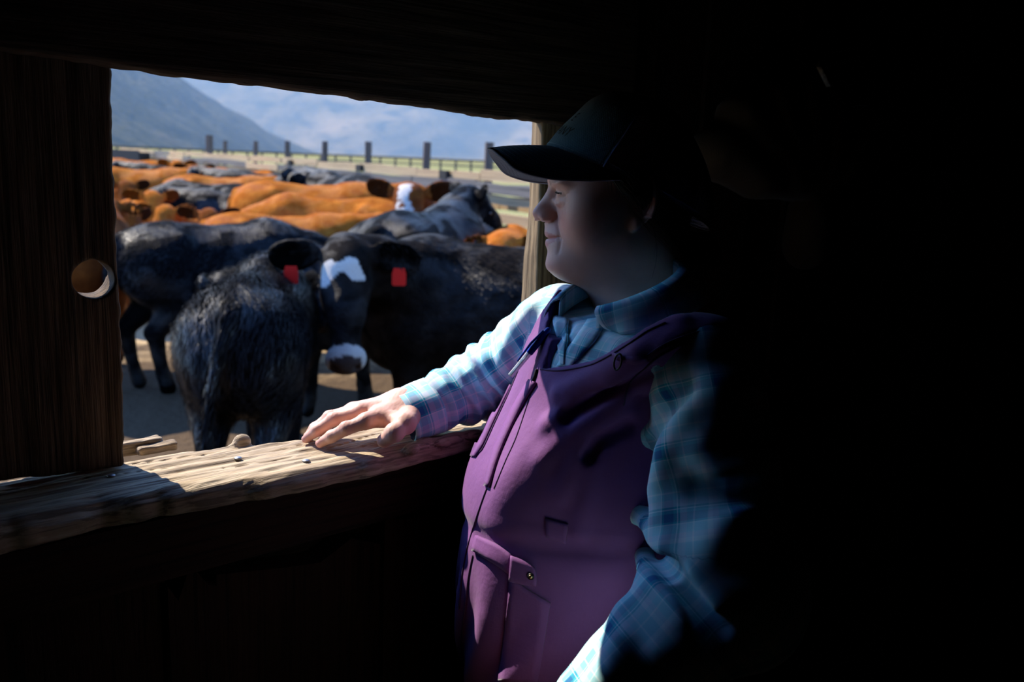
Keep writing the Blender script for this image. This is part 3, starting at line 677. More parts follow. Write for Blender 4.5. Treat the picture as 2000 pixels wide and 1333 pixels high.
def cow(label, proto, mat, xy, heading, scale=1.0, tags=None, group=None, z=0.0, eyes=True, fat=1.0):
    """heading in degrees from +x; proto dict from make_cow_mesh"""
    key = (id(proto), mat.name)
    if key not in ME_CACHE:
        me = proto['me'] if not len(proto['me'].materials) else proto['me'].copy()
        me.materials.clear(); me.materials.append(mat); ME_CACHE[key] = me
    o = bpy.data.objects.new('cow', ME_CACHE[key]); COL.objects.link(o)
    o.location = (xy[0], xy[1], z); o.rotation_euler = (0, 0, math.radians(heading)); o.scale = (scale, scale * fat, scale)
    tag(o, label, 'cow', group)
    H, Hm, ER, EF = proto['H'], proto['Hm'], proto['ER'], proto['EF']
    def child(name, me, M):
        c = bpy.data.objects.new(name, me); COL.objects.link(c); c.parent = o; c.matrix_local = M; return c
    if eyes:
        for s in (-1, 1): child('eye', EYE, Matrix.Translation(Vector(H(.125, s * .083, -.055))))
    for s, colr in (tags or {}).items():
        p = ER[s] + proto['hs'] * (EF[s] @ A(.11, .0, .012)) + A(0, 0, -.05); R3 = np.stack([EF[s][:, 0] * 1.0, np.cross(A(0, 0, 1), EF[s][:, 0]), A(0, 0, 1)], 1)
        x = Hm @ A(0, 1, 0); x = x - A(0, 0, 1) * x[2]; x /= np.linalg.norm(x); R3 = np.stack([x, np.cross(A(0, 0, 1), x), A(0, 0, 1)], 1)
        M = Matrix.Identity(4)
        for i in range(3):
            for j in range(3): M[i][j] = R3[i, j]
            M[i][3] = p[i]
        child('ear_tag', TAGS[colr], M)
    return o
def at_back(px, py, z): p = atz(px, py, z); return p[:2]
P_LEVEL = make_cow_mesh('cow', dict(poll=(1.02, 0, 1.33), yaw=0, pitch=28, tail=.06), .022)
P_LOW = make_cow_mesh('cow', dict(poll=(1.12, .03, 1.02), yaw=-6, pitch=52, tail=-.05), .022)
P_TURN = make_cow_mesh('cow', dict(poll=(.86, .20, 1.30), yaw=78, pitch=34, neckoff=.05, stride=-.05), .022)
P_TURNW = make_cow_mesh('cow', dict(poll=(.86, .20, 1.33), yaw=80, pitch=25, neckoff=.05), .022, face='white')
P_FACE = make_cow_mesh('cow', dict(poll=(.74, .60, 1.29), yaw=102, pitch=54, neckoff=.10, stride=.03, ear=-10, earback=-4, nr=.15, hs=1.28), .0135, face='blaze')
P_UP = make_cow_mesh('cow', dict(poll=(.98, -.03, 1.42), yaw=-40, pitch=42, stride=.04, ear=5, neckoff=-.02), .018, face='chin')
P_CALF = make_cow_mesh('cow', dict(poll=(1.0, -.1, 1.18), yaw=-25, pitch=35, tail=.12, stride=.03), .0135, belly=1.05)
P_BEND = make_cow_mesh("cow", dict(poll=(1.16, -.10, 1.04), yaw=-16, pitch=62, tail=.03, stride=.07), .0135)
P_UPW = make_cow_mesh("cow", dict(poll=(.95, .0, 1.42), yaw=0, pitch=48, stride=.04, ear=-5, hs=1.4), .018, face="white")
P_HEADUP = make_cow_mesh("cow", dict(poll=(.98, .0, 1.42), yaw=6, pitch=44, stride=.04, ear=-6, hs=1.3), .02)
def put(label, px, ytop, d, heading, proto, mat, lx=0.0, tags=None, group=None, eyes=True, fat=1.0, lref=1.28, sc=None):
    """the animal's topline above its local point lx shows at (px, ytop) from distance d"""
    p = pix(px, ytop, d); s = sc or p[2] / lref; a = math.radians(heading)
    return cow(label, proto, mat, (p[0] - lx * s * math.cos(a), p[1] - lx * s * math.sin(a)), heading, s, tags, group, 0.0, eyes, fat)
# --- near black cattle
c1 = cow('black cow with a white forehead band facing the window, red tags in both ears', P_FACE, M_BROWNBLACK, (-.10, 5.05), 178, 1.0, {1: 'red', -1: 'red'}, fat=.92)
c2 = put('black calf seen from behind just past the sill, tail hanging at its left', 462, 597, 3.85, 97, P_CALF, M_BLACKHIDE, -.62, lref=1.245, fat=.80)
c3 = put('big black cow in profile beside the left jamb, sun on its flank', 285, 452, 6.5, 38, P_BEND, M_BLACKHIDE, -.60)
c4 = put('black cow with a lowered neck, half hidden between the calf and the tagged cow', 562, 497, 5.9, 169, P_LOW, M_BLACKHIDE, .50)
put('black cow with its head raised and a white chin, behind the tagged cow', 748, 436, 6.15, 72, P_UP, M_BLACKHIDE, -.70)
M_BLACKHAIR = hide_mat('long_black_hair', (.010, .0098, .011), (.030, .029, .031), .38, .5, .0)
up = lambda z: (lambda V: (V[:, 2] > z) & (V[:, 0] < .75))
hair_coat(c2, P_CALF, 17000, .055, M_BLACKHAIR, 1, up(.62)); hair_coat(c3, P_BEND, 9000, .035, M_BLACKHAIR, 2, up(.8))
hair_coat(c4, P_LOW, 8000, .05, M_BLACKHAIR, 3, lambda V: (V[:, 2] > .8) & (V[:, 0] > .2)); hair_coat(c1, P_FACE, 9000, .03, M_BROWNBLACK, 4, lambda V: (V[:, 2] > .7) & (V[:, 0] < .6))
# --- red cattle behind them
put('orange red cow with a broad sunlit back right behind the black cow in profile', 560, 432, 8.25, 8, P_LEVEL, M_RED)
put('light red cow standing in front of the largest red cow, facing left', 640, 398, 9.2, 184, P_LOW, M_RED)
put('largest red cow of the middle row, long back level, facing right', 618, 371, 9.95, 4, P_LEVEL, M_RED)
put('red cow with a mottled white face looking at the window', 797, 384, 8.15, -93, P_UPW, M_DARKRED, .95, lref=1.40)
put('red cow at the right edge of the opening next to the side post', 1002, 455, 7.7, -93, P_LEVEL, M_RED, -.45)
put('red cow standing behind the left jamb, seen through the knot hole', 150, 425, 6.9, 100, P_LEVEL, M_DARKRED)
put('red cow head on beside the rump of the black cow in profile', 255, 424, 8.9, -40, P_HEADUP, M_DARKRED, .95, lref=1.42)
put('red cow with dark ears facing the window above the black cow in profile', 322, 414, 9.5, -88, P_HEADUP, M_RED, .95, lref=1.42)
put('dark red cow facing the window, third from the jamb in its row', 408, 422, 8.9, -80, P_HEADUP, M_DARKRED, .95, lref=1.42)
put('red cow near the jamb with a large dark ear', 300, 386, 10.4, -58, P_HEADUP, M_RED, .95, lref=1.42)
put('dark red cow against the jamb in the second red row', 248, 364, 12.4, -60, P_HEADUP, M_DARKRED, .95, lref=1.42)
# --- black row in the middle
put('glossy black cow in the middle of the herd facing left', 462, 384, 11.5, 184, P_LEVEL, M_BLACKHIDE)
put('black cow further left in the middle of the herd, back shining', 400, 366, 12.4, 172, P_LOW, M_BLACKHIDE)
put('narrow strip of red back behind the middle black cattle', 438, 354, 13.1, 3, P_LEVEL, M_RED)
put('black cow in the far row, facing left in front of the planks', 505, 346, 14.0, 168, P_LEVEL, M_BLACKHIDE)
put('black cow in the far row with its head up before the fence', 582, 346, 12.5, -80, P_TURN, M_BLACKHIDE)
put('rightmost black cow of the far row by the fence', 668, 352, 11.2, 128, P_LEVEL, M_BLACKHIDE, tags={1: 'yellow'})
# --- far left
put('red cow with a long bright back near the jamb', 278, 338, 14.2, 8, P_LEVEL, M_RED)
put('far red cow below the black feed bunk', 262, 318, 23, 170, P_LEVEL, M_RED, eyes=False)
put('far black cow beside the standing red heads', 310, 327, 21, 178, P_LEVEL, M_BLACKHIDE, eyes=False)
put('far red cow facing the window with ears spread', 346, 322, 18.6, -78, P_HEADUP, M_RED, .95, eyes=False, lref=1.42)
put('far dark red cow facing the window near the fence', 384, 332, 16, -60, P_HEADUP, M_DARKRED, .95, eyes=False, lref=1.42)
put('far red cow in front of the fence, thin lit back', 470, 340, 16.2, 165, P_LEVEL, M_RED, eyes=False)
put('far black and low standing cow left of the fence opening', 425, 341, 15.1, 172, P_LOW, M_BLACKHIDE, eyes=False)

# ================================================================== THE WOMAN: frames
HO = pix(1215, 400, 1.22)                                          # head origin, between the ears
_v = ray(1215, 400); _v /= np.linalg.norm(_v)
_rr = RT - _v * (RT @ _v); _rr /= np.linalg.norm(_rr); _uu = np.cross(_rr, _v)
_hy = math.radians(8)
HM = frame(-math.cos(_hy) * _rr - math.sin(_hy) * _v, _uu)         # columns: her right (away from the camera), forward, up
def hw(p): return HO + np.asarray(p) @ HM.T
TY = math.radians(22)
TF = A(-math.cos(TY), -math.sin(TY), 0); TL = A(math.sin(TY), -math.cos(TY), 0); TU = A(0, 0, 1)   # torso front, her left, up
woman = empty('person', (0.12, 1.2, FZ), 'woman in cap, plaid shirt and purple overalls resting one hand on the sill', 'person')

def skin_mat():
    t = NT('sunlit_skin'); m = t.sep(t.coord((1, 1, 1), attr='mask')); v = t.coord((1, 1, 1)); n = t.noise(v, 60, 4, .6); n2 = t.noise(v, 420, 3, .6)
    c = t.mix(n, (.62, .35, .27), (.72, .45, .36)); c = t.mix(m[0], c, (.56, .22, .19)); c = t.mix(m[1], c, (.60, .22, .19)); c = t.mix(m[2], c, (.012, .009, .008))
    t.set(Base_Color=c, Roughness=.52, Specular_IOR_Level=.35, Subsurface_Weight=.18, Subsurface_Radius=(.010, .004, .0025), Subsurface_Scale=.5)
    t.bump(t.math('ADD', n2, t.math('MULTIPLY', n, .5)), 0.16, .0012); return t.m
M_SKIN = skin_mat()

# ------------------------------------------------------------------ head and neck (local head frame: x her right, y forward, z up)
PROF = np.array([(.060, .096), (.045, .1005), (.0324, .1021), (.026, .1005), (.0225, .1004), (.0118, .1062), (0, .1153), (-.0065, .1204), (-.0108, .1224), (-.0155, .1210), (-.0188, .1178), (-.0215, .111),
                 (-.0235, .1062), (-.0282, .1050), (-.036, .1052), (-.0405, .1048), (-.0440, .1015), (-.0452, .0985), (-.0465, .1005), (-.0520, .1032), (-.057, .1022), (-.0645, .1003), (-.072, .1020), (-.081, .1039), (-.088, .1020), (-.0925, .0965)])
def head_base(P):
    x = np.abs(P[:, 0]); Q = np.stack([x, P[:, 1], P[:, 2]], 1)
    d = ell(Q, (0, -.010, .040), (.076, .095, .088))
    d = smin(d, ell(Q, (0, .036, -.015), (.062, .056, .085)), .03)
    d = smin(d, cone(Q, (.050, -.008, -.052), (.014, .074, -.074), .023, .020), .035)          # jaw
    d = smin(d, ell(Q, (0, .062, .036), (.060, .040, .034)), .025)                              # forehead / brow
    d = smin(d, sph(Q, (.0435, .0525, -.024), .0270), .022)                                       # cheeks lifted by the smile
    d = smin(d, sph(Q, (.052, .047, .000), .024), .025)
    d = smin(d, ell(Q, (.050, .012, -.022), (.022, .045, .042)), .03)
    d = smin(d, ell(Q, (0, .087, -.080), (.020, .017, .014)), .020)                             # chin
    d = smin(d, ell(Q, (0, .079, -.046), (.028, .021, .022)), .016)                             # muzzle
    d = smax(d, -ell(Q, (.033, .100, .0145), (.0165, .0165, .0105)), .014)                      # eye hollows
    d = smin(d, ell(Q, (.034, .083, .0285), (.024, .014, .0065)), .010)                         # brow ridge
    d = smin(d, cone(Q, (0, .090, .024), (0, .105, -.004), .0095, .0125), .014)                 # nose
    d = smin(d, sph(Q, (0, .1115, -.0105), .0112), .008)
    d = smin(d, ell(Q, (.0120, .1015, -.0150), (.0080, .0115, .0080)), .006)                    # wings
    d = smin(d, ell(Q, (0, .030, -.078), (.046, .050, .030)), .03)                              # soft chin underside
    d = smin(d, cone(Q, (0, -.020, -.06), (0, -.032, -.19), .061, .068), .035)                  # neck
    return d
def _prof_delta():
    zs = np.linspace(-.0925, .06, 90); tgt = np.interp(zs, PROF[::-1, 0], PROF[::-1, 1]); ys = np.linspace(.04, .15, 441)
    G = f32(np.stack([np.zeros((90, 441)), np.broadcast_to(ys, (90, 441)), np.broadcast_to(zs[:, None], (90, 441))], -1).reshape(-1, 3))
    v = head_base(G).reshape(90, 441); y0 = np.array([ys[np.nonzero(r < 0)[0].max()] if (r < 0).any() else .09 for r in v])
    k = np.exp(-(np.arange(-6, 7) / 1.5) ** 2); k /= k.sum(); dd = np.pad(tgt - y0, 6, mode='edge'); return zs, np.convolve(dd, k, 'valid')
_pz, _pd = _prof_delta()
def head_f(P):
    P = P.astype(np.float32); x = np.abs(P[:, 0]); z = P[:, 2]
    dl = np.interp(z, _pz, _pd, left=_pd[0], right=_pd[-1]).astype(np.float32)
    dl *= np.clip((z + .125) / .03, 0, 1) * np.clip((.10 - z) / .04, 0, 1)
    sg = np.interp(z, [-.09, -.06, -.03, -.018, -.012, .02, .035, .06], [.022, .022, .020, .013, .012, .0125, .03, .05]).astype(np.float32)
    W = P.copy(); W[:, 1] -= dl * np.exp(-(x / sg) ** 2) * np.clip((P[:, 1] - .02) / .04, 0, 1)
    d = head_base(W); Q = np.stack([x, P[:, 1], P[:, 2]], 1)
    # lips
    mz = -.0450 + .22 * np.clip(x - .012, 0, 1) * 1.0
    d = smin(d, chain(Q, [(0, .0985, -.0405), (.010, .0968, -.0400), (.0255, .0815, -.0425)], [.0050, .0048, .0026]), .005)
    d = smin(d, chain(Q, [(0, .0970, -.0510), (.011, .0945, -.0505), (.0225, .0825, -.0460)], [.0062, .0058, .0025]), .006)
    # smile fold, crow's feet, nostril (grooves of even depth)
    X2 = np.stack([Q[:, 0], 0 * Q[:, 0], Q[:, 2]], 1); front = np.clip((Q[:, 1] - .03) / .02, 0, 1)
    def groove(pts, wdt, dep):
        c = chain(X2, [(p[0], 0, p[1]) for p in pts], [0] * len(pts)); return front * np.float32(dep) * np.exp(-(c / np.float32(wdt)) ** 2)
    d = d + groove([(.0165, -.0120), (.0215, -.0200), (.0300, -.0330), (.0350, -.0450)], .0022, .0017)
    d = d + groove([(.0345, -.050), (.0330, -.064)], .0022, .0008) + groove([(.0185, -.0035), (.0185, -.0160)], .0016, .0008)
    d = d + groove([(0, -.0453), (.012, -.0451), (.0290, -.0428)], .0013, .0030) + groove([(.0300, -.0420), (.0315, -.0455)], .0018, .0016)
    for k in range(6):
        d = d + groove([(.0470 + .0008 * k, .0095 - .0024 * k), (.0575, .0150 - .0055 * k)], .00065, .00075)
    for k in range(3):
        d = d + groove([(.0330 + .004 * k, -.0005 - .0018 * k), (.0480, -.0035 - .0042 * k)], .00065, .0005)
    d = smax(d, -ell(Q, (.0068, .1070, -.0200), (.0036, .0058, .0040)), .003)
    # lids: narrowed by the smile
    eb = (.0320, .0775, .0145)
    up_ = smax(sph(Q, eb, .0148), -(Q[:, 2] - np.float32(.0158) + .10 * (Q[:, 0] - .032)), .0016)
    lo_ = smax(sph(Q, eb, .0144), (Q[:, 2] - np.float32(.0128)), .0016)
    d = smin(d, up_, .0045); d = smin(d, lo_, .0055)
    d = np.minimum(d, sph(Q, eb, .0128))
    d = smin(d, chain(Q, [(.0190, .0910, .0055), (.0320, .0895, .0015), (.0460, .0810, .0045)], [.0030, .0036, .0028]), .006)     # pouch under the eye
    d = d + groove([(.0175, .0100), (.0250, .0052), (.0380, .0040)], .0014, .0007)
    # ear
    er = frame((-.55, -.83, .0), (.10, -.22, 1.0)); er = np.stack([er[:, 0], er[:, 1], er[:, 2]], 1)
    ec = A(.0775, -.0125, .0045)
    E_ = (Q - f32(ec)) @ f32(np.stack([frame((0, -1, -.12), (0, -.12, 1))[:, i] for i in range(3)], 1))
    # local: E_[:,1] backward, E_[:,2] up, E_[:,0] sideways
    fy, fz = E_[:, 1], E_[:, 2]; rr = np.sqrt((fy / .0175) ** 2 + (fz / .032) ** 2) * .0175
    lat = Q[:, 0] - (.0722 + .60 * np.clip(fy + .012, 0, 1))
    disc = smax(rr - .0175, np.abs(lat) - .0032, .004)
    rim = np.sqrt((rr - .0158) ** 2 + (lat - .0028) ** 2) - .0030; rim = np.where(fz < -.020, np.float32(.02), rim)
    conch = ell(np.stack([fy, fz, lat], 1), (-.002, .002, .0035), (.0085, .014, .0042))
    lobe = ell(np.stack([fy, fz, lat], 1), (-.0065, -.0285, .0030), (.0090, .0115, .0066))
    ear = smin(smax(smin(disc, rim, .003), -conch, .003), lobe, .006)
    d = smin(d, ear, .004)
    return d.astype(np.float32)
V, Q_ = nets(head_f, (-.10, -.125, -.20), (.10, .135, .145), .0015, 1.4)
m = np.zeros((len(V), 3), np.float32); ax = np.abs(V[:, 0]); g = lambda c, r: np.exp(-(((np.stack([ax, V[:, 1], V[:, 2]], 1) - f32(c)) / f32(r)) ** 2).sum(1))
m[:, 1] = np.clip(.75 * g((.044, .078, -.022), (.024, .03, .020)) + .5 * g((0, .118, -.013), (.014, .014, .010)) + .5 * g((.08, -.03, -.01), (.02, .03, .04)) + .35 * g((0, .10, -.085), (.03, .02, .015)), 0, 1)
lip = (V[:, 1] > .078) & (ax < .0265) & (V[:, 2] > -.0575 + .45 * np.clip(ax - .008, 0, 1)) & (V[:, 2] < -.0365 - .18 * np.clip(ax - .010, 0, 1)); m[lip, 0] = .8
EBV = np.stack([ax - .032, V[:, 1] - .0775, V[:, 2] - .0145], 1); er_ = np.linalg.norm(EBV, axis=1)
m[(er_ < .01335) & (EBV[:, 1] > -.006) & (np.abs(EBV[:, 2] + .0004) < .0030), 2] = 1
lash = (er_ < .0162) & (EBV[:, 1] > -.008) & (np.abs(EBV[:, 2] - .0016 + .10 * EBV[:, 0]) < .0012); m[lash, 2] = .9
brow = (np.abs(V[:, 2] - .0300 - .10 * (ax - .03)) < .0032) & (ax > .014) & (ax < .053) & (V[:, 1] > .06); m[brow, 2] = .38
HEADV, HEADQ, HEADM = hw(V), Q_, m
# ------------------------------------------------------------------ the cap
CAPR = A(0, -.0075, .0215); _ct = math.radians(26.6)
CM = np.stack([A(1, 0, 0), A(0, math.cos(_ct), math.sin(_ct)), A(0, -math.sin(_ct), math.cos(_ct))], 1)
_cy = math.radians(5); CM = np.array([[math.cos(_cy), -math.sin(_cy), 0], [math.sin(_cy), math.cos(_cy), 0], [0, 0, 1]]) @ CM
def cw(p): return hw(CAPR + np.asarray(p) @ CM.T)                    # cap frame (x her right, y forward, z up) -> world
_f = spline([(.126, 0), (.120, .027), (.1098, .055), (.098, .084), (.0757, .1045), (.040, .1175), (.010, .1190)], 25)
_b = spline([(-.126, 0), (-.1200, .024), (-.1058, .0470), (-.085, .069), (-.062, .087), (-.030, .108), (.010, .1190)], 25)
_s = spline([(.0875, 0), (.0880, .022), (.0845, .048), (.074, .074), (.054, .099), (.028, .1145), (.0, .1190)], 25)
def cap_pt(phi, t, off=0.0):
    """phi: 0 front, +90 her left (camera side, -x); t: 0 rim .. 1 top"""
    i = np.clip(np.asarray(t, float) * 24, 0, 24); li = lambda c, k: np.interp(i, np.arange(25), c[:, k])
    cf, sf = np.cos(phi), np.sin(phi); fr = np.where(cf > 0, 1.0, 0.0)
    y = .010 + np.where(cf > 0, (li(_f, 0) - .010) * cf, (.010 - li(_b, 0)) * cf)
    z = sf ** 2 * li(_s, 1) + cf ** 2 * (fr * li(_f, 1) + (1 - fr) * li(_b, 1)); x = -li(_s, 0) * sf
    P = np.stack([x, y, z], -1)
    if off: c = A(0, .005, .03); d = P - c; P = P + off * d / np.linalg.norm(d, axis=-1)[..., None]
    return P
def fabric(name, c1, c2, weave=900, rough=.85, sheen=.15, bump=.3, attr='grain'):
    t = NT(name); v = t.coord((1, 1, 1), attr=attr); s = t.sep(v)
    w_ = t.math('MULTIPLY', t.math('SINE', t.math('MULTIPLY', s[0], weave * 2)), t.math('SINE', t.math('MULTIPLY', s[1], weave * 2)))
    n = t.noise(t.coord((1, 1, 1)), 25, 4, .6); c = t.mix(n, c1, c2)
    t.set(Base_Color=c, Roughness=rough, Specular_IOR_Level=.2, Sheen_Weight=sheen, Sheen_Roughness=.5); t.bump(w_, bump, .0006); return t.m
M_CAPF = fabric('teal_blue_cap_cotton', (.085, .18, .245), (.10, .215, .28))
M_BRIM = fabric('navy_brim_cotton', (.024, .046, .078), (.030, .056, .092))
M_BRIMU = fabric('grey_brim_underside', (.16, .155, .19), (.19, .185, .22))
M_CAPM = plain('navy_mesh_yarn', (.13, .12, .23), .6)
M_PIPE = plain('blue_cap_piping', (.17, .18, .38), .7)
M_THREAD = plain('pale_stitch_thread', (.34, .42, .50), .8)
M_INK = plain('black_print', (.004, .004, .005), .8)
cap = empty('cap', tuple(cw((0, 0, .05)))); cap.parent = woman; cap.matrix_parent_inverse = world_of(woman).inverted()
cap['label'] = 'trucker cap with teal front, navy mesh back and curved brim'
def shell(name, p0, p1, t0, t1, nphi, nt, th, mat, off=0.0):
    ph, tt = np.meshgrid(np.linspace(p0, p1, nphi), np.linspace(t0, t1, nt), indexing='ij')
    out = cw(cap_pt(ph, tt, off).reshape(-1, 3)); inn = cw(cap_pt(ph, tt, off - th).reshape(-1, 3)); n = nphi * nt
    i = np.arange(n).reshape(nphi, nt); q = np.stack([i[:-1, :-1], i[1:, :-1], i[1:, 1:], i[:-1, 1:]], -1).reshape(-1, 4)
    b = [(i[k, 0], i[k + 1, 0]) for k in range(nphi - 1)] + [(i[k + 1, -1], i[k, -1]) for k in range(nphi - 1)] + [(i[-1, k], i[-1, k + 1]) for k in range(nt - 1)] + [(i[0, k + 1], i[0, k]) for k in range(nt - 1)]
    side = np.array([(b0, b0 + n, b1 + n, b1) for b0, b1 in b]); gr = np.stack([ph * .1, tt * .15, 0 * tt], -1).reshape(-1, 3)
    return mesh(name, np.vstack([out, inn]), np.vstack([q[:, ::-1], q + n, side]), mat, cap, True, {'grain': np.vstack([gr, gr])})
PH = math.radians(66)
front = shell('front_panel', -PH, PH, 0, .97, 61, 33, .0022, M_CAPF)
# open net of the back: crossing yarns, with a dark lining band at the rim
back = empty('mesh_back'); back.parent = cap; back.matrix_parent_inverse = world_of(cap).inverted()
netV, netF = [], []
def add_tube(pts, r, n=4):
    V, Fc = tube(pts, r, n, False); o = len(netV); netV.extend(V); netF.extend([[a + o for a in f] for f in Fc])
for ph in np.linspace(PH, 2 * math.pi - PH, 118): add_tube(cw(cap_pt(np.full(17, ph), np.linspace(.02, .965, 17), -.0004)), .00055)
for tt in np.linspace(.03, .95, 84): add_tube(cw(cap_pt(np.linspace(PH, 2 * math.pi - PH, 46), np.full(46, tt), -.0008)), .00050)
o = mesh('netting', netV, netF, M_CAPM, back, True); o['kind'] = 'stuff'
shell('rim_band', PH, 2 * math.pi - PH, 0, .06, 60, 4, .0016, M_CAPM, .0006)
for s in (-1, 1):
    for nm, dphi, r, mt in (('piping', .006, .0016, M_PIPE),):
        V, Fc = tube(cw(cap_pt(np.full(40, s * (PH + dphi)), np.linspace(0.0, .97, 40), .0006)), r, 8); mesh(nm, V, Fc, mt, cap)
def dashes(name, pts, r, mat, parent, duty=.62, step=.0034):
    """a line of stitches along a dense polyline"""
    pts = np.asarray(pts); L = np.concatenate([[0], np.cumsum(np.linalg.norm(np.diff(pts, axis=0), axis=1))]); V, Fc = [], []
    for s in np.arange(0, L[-1] - step, step):
        q = [[np.interp(s + step * duty * k / 2, L, pts[:, i]) for i in range(3)] for k in range(3)]
        v, f = tube(q, r, 4); o = len(V); V += v; Fc += [[a + o for a in g] for g in f]
    o = mesh(name, V, Fc, mat, parent); o['kind'] = 'stuff'; return o
dashes('stitching', cw(cap_pt(np.linspace(-PH, PH, 80), np.full(80, .028), .0003)), .00035, M_THREAD, front)
for s in (-1, 1): dashes('stitching', cw(cap_pt(np.full(60, s * (PH - .05)), np.linspace(.02, .95, 60), .0002)), .0003, M_CAPM, front)
bm = bmesh.new(); bmesh.ops.create_uvsphere(bm, u_segments=14, v_segments=8, radius=.007)
for v in bm.verts: v.co.z *= .55
bm.transform(Matrix.Translation(Vector(cw((0, .010, .1195)))) @ Vector(HM @ CM @ A(0, 0, 1)).to_track_quat('Z', 'Y').to_matrix().to_4x4()); bm_obj('top_button', bm, M_CAPF, cap, True)
# brim
_bo = np.array([(0, .193, -.037), (.028, .187, -.039), (.052, .173, -.044), (.070, .150, -.050), (.0815, .112, -.042), (.0875, .070, -.024), (.0885, .030, -.002)])
_bo = spline(_bo, 41); _bphi = np.linspace(0, math.radians(80), 41)
_lft = cap_pt(_bphi, np.zeros(41), .0008)
def brim_side(sgn):
    inn = _lft.copy(); inn[:, 0] = -np.abs(inn[:, 0]); out = _bo * A(-1, 1, 1); return (inn, out) if sgn > 0 else (inn * A(-1, 1, 1), out * A(-1, 1, 1))
L0_, O0_ = brim_side(1); L1_, O1_ = brim_side(-1)
INN = np.vstack([L1_[::-1], L0_[1:]]); OUT = np.vstack([O1_[::-1], O0_[1:]])
vv = np.linspace(0, 1, 22)
def brim_pt(u, v):
    """u index along 0..80, v 0..1 outward, gentle belly"""
    a = np.stack([np.interp(u, np.arange(81), INN[:, k]) for k in range(3)], -1); b = np.stack([np.interp(u, np.arange(81), OUT[:, k]) for k in range(3)], -1)
    p = a + (b - a) * v[..., None]; ln = np.linalg.norm(b - a, axis=-1); p[..., 2] += .10 * ln * v * (1 - v) * 1.2; return p
U_, V_ = np.meshgrid(np.arange(81.), vv, indexing='ij'); bp = brim_pt(U_, V_).reshape(-1, 3); n = len(bp); i = np.arange(n).reshape(81, 22)
q = np.stack([i[:-1, :-1], i[1:, :-1], i[1:, 1:], i[:-1, 1:]], -1).reshape(-1, 4)
th = .0034; low = bp - A(0, 0, th)
gr = np.stack([bp[:, 0], bp[:, 1], 0 * bp[:, 0]], 1)
brim = mesh('brim', np.vstack([cw(bp), cw(bp - A(0, 0, th * .5))]), np.vstack([q, q[:, ::-1] + n, [(i[k, -1], i[k, -1] + n, i[k + 1, -1] + n, i[k + 1, -1]) for k in range(80)]]), M_BRIM, cap, True, {'grain': np.vstack([gr, gr])})
mesh('brim_underside', np.vstack([cw(bp - A(0, 0, th * .5)), cw(low)]), np.vstack([q, q[:, ::-1] + n, [(i[k, -1], i[k, -1] + n, i[k + 1, -1] + n, i[k + 1, -1]) for k in range(80)]]), M_BRIMU, brim, True, {'grain': np.vstack([gr, gr])})
V, Fc = tube(cw(OUT - A(0, 0, th * .5)), .0015, 8); mesh('brim_edge', V, Fc, M_BRIMU, brim)
for k in range(8):
    v = 1 - .085 * (k + 1); dashes('stitching', cw(brim_pt(np.linspace(2, 78, 160), np.full(160, v))), .00028, M_CAPF, brim)
# lettering printed on the front panel; the middle of the panel is the middle of the words
def letters(txt, size, t_mid, centre=0.0, spacing=1.0):
    cu = bpy.data.curves.new('txt', 'FONT'); cu.body = txt; cu.size = size; cu.align_x = 'CENTER'; cu.align_y = 'CENTER'; cu.extrude = .0; cu.space_character = spacing; cu.resolution_u = 3
    ob = bpy.data.objects.new('txt', cu); COL.objects.link(ob); bpy.context.view_layer.update()
    me = bpy.data.meshes.new_from_object(ob.evaluated_get(bpy.context.evaluated_depsgraph_get())); bpy.data.objects.remove(ob)
    bm = bmesh.new(); bm.from_mesh(me); bmesh.ops.triangulate(bm, faces=bm.faces)
    for _ in range(2): bmesh.ops.subdivide_edges(bm, edges=[e for e in bm.edges if e.calc_length() > .004], cuts=1); bmesh.ops.triangulate(bm, faces=bm.faces)
    co = np.array([v.co[:] for v in bm.verts]); rad, hgt = .100, .145
    slant = .18 * co[:, 1]
    P = cap_pt((co[:, 0] + slant + centre) / rad, t_mid + co[:, 1] / hgt, .0007)
    for v, p in zip(bm.verts, cw(P)): v.co = p
    bmesh.ops.recalc_face_normals(bm, faces=bm.faces); return bm_obj('lettering', bm, M_INK, front)
letters('COMPANY', .0175, .155, .004, 1.05)
letters('E', .0165, .29, .024, 1.0)

# ------------------------------------------------------------------ hair
def hair_mat():
    t = NT('brown_blond_hair'); v = t.coord((1, 1, 1), attr='grain'); n = t.noise(t.coord((500, 500, 20), attr='grain'), 1, 3, .6)
    t.set(Base_Color=t.ramp(n, [(.35, (.018, .011, .006)), (.65, (.085, .052, .026))]), Roughness=.45, Specular_IOR_Level=.5); t.bump(n, .5, .001); return t.m
M_HAIR = hair_mat()
def scalp(P): return head_base(P) 
def hair_f(P):
    d = scalp(P) - .0065 - .0022 * wob(P * f32((1, .35, 1)), 260, 91, 2)
    y, z = P[:, 1], P[:, 2]; x = np.abs(P[:, 0])
    low = np.interp(y, [-.13, -.10, -.06, -.035, -.012, .012, .030, .05], [-.075, -.072, -.050, -.012, .0105, .0225, .040, .09]).astype(np.float32) + .003 * wob(np.stack([y, 0 * y, 0 * y], 1), 200, 92, 1)
    d = smax(d, low - z, .008); d = smax(d, z - (.028 + .5 * y + .012), .006)
    d = smin(d, ell(np.stack([x, y, z], 1), (.0790, -.010, .0215), (.0090, .026, .0135)), .012)
    bun = ell(P, (0, -.112, -.066), (.030, .024, .030)) + .003 * wob(P, 160, 93, 2)
    return smin(d, bun, .02).astype(np.float32)
V, Q_ = nets(hair_f, (-.11, -.16, -.12), (.11, .09, .12), .0022, 1.6)
hair = mesh('hair', hw(V), Q_, M_HAIR, woman, True, {'grain': V[:, [0, 2, 1]]})
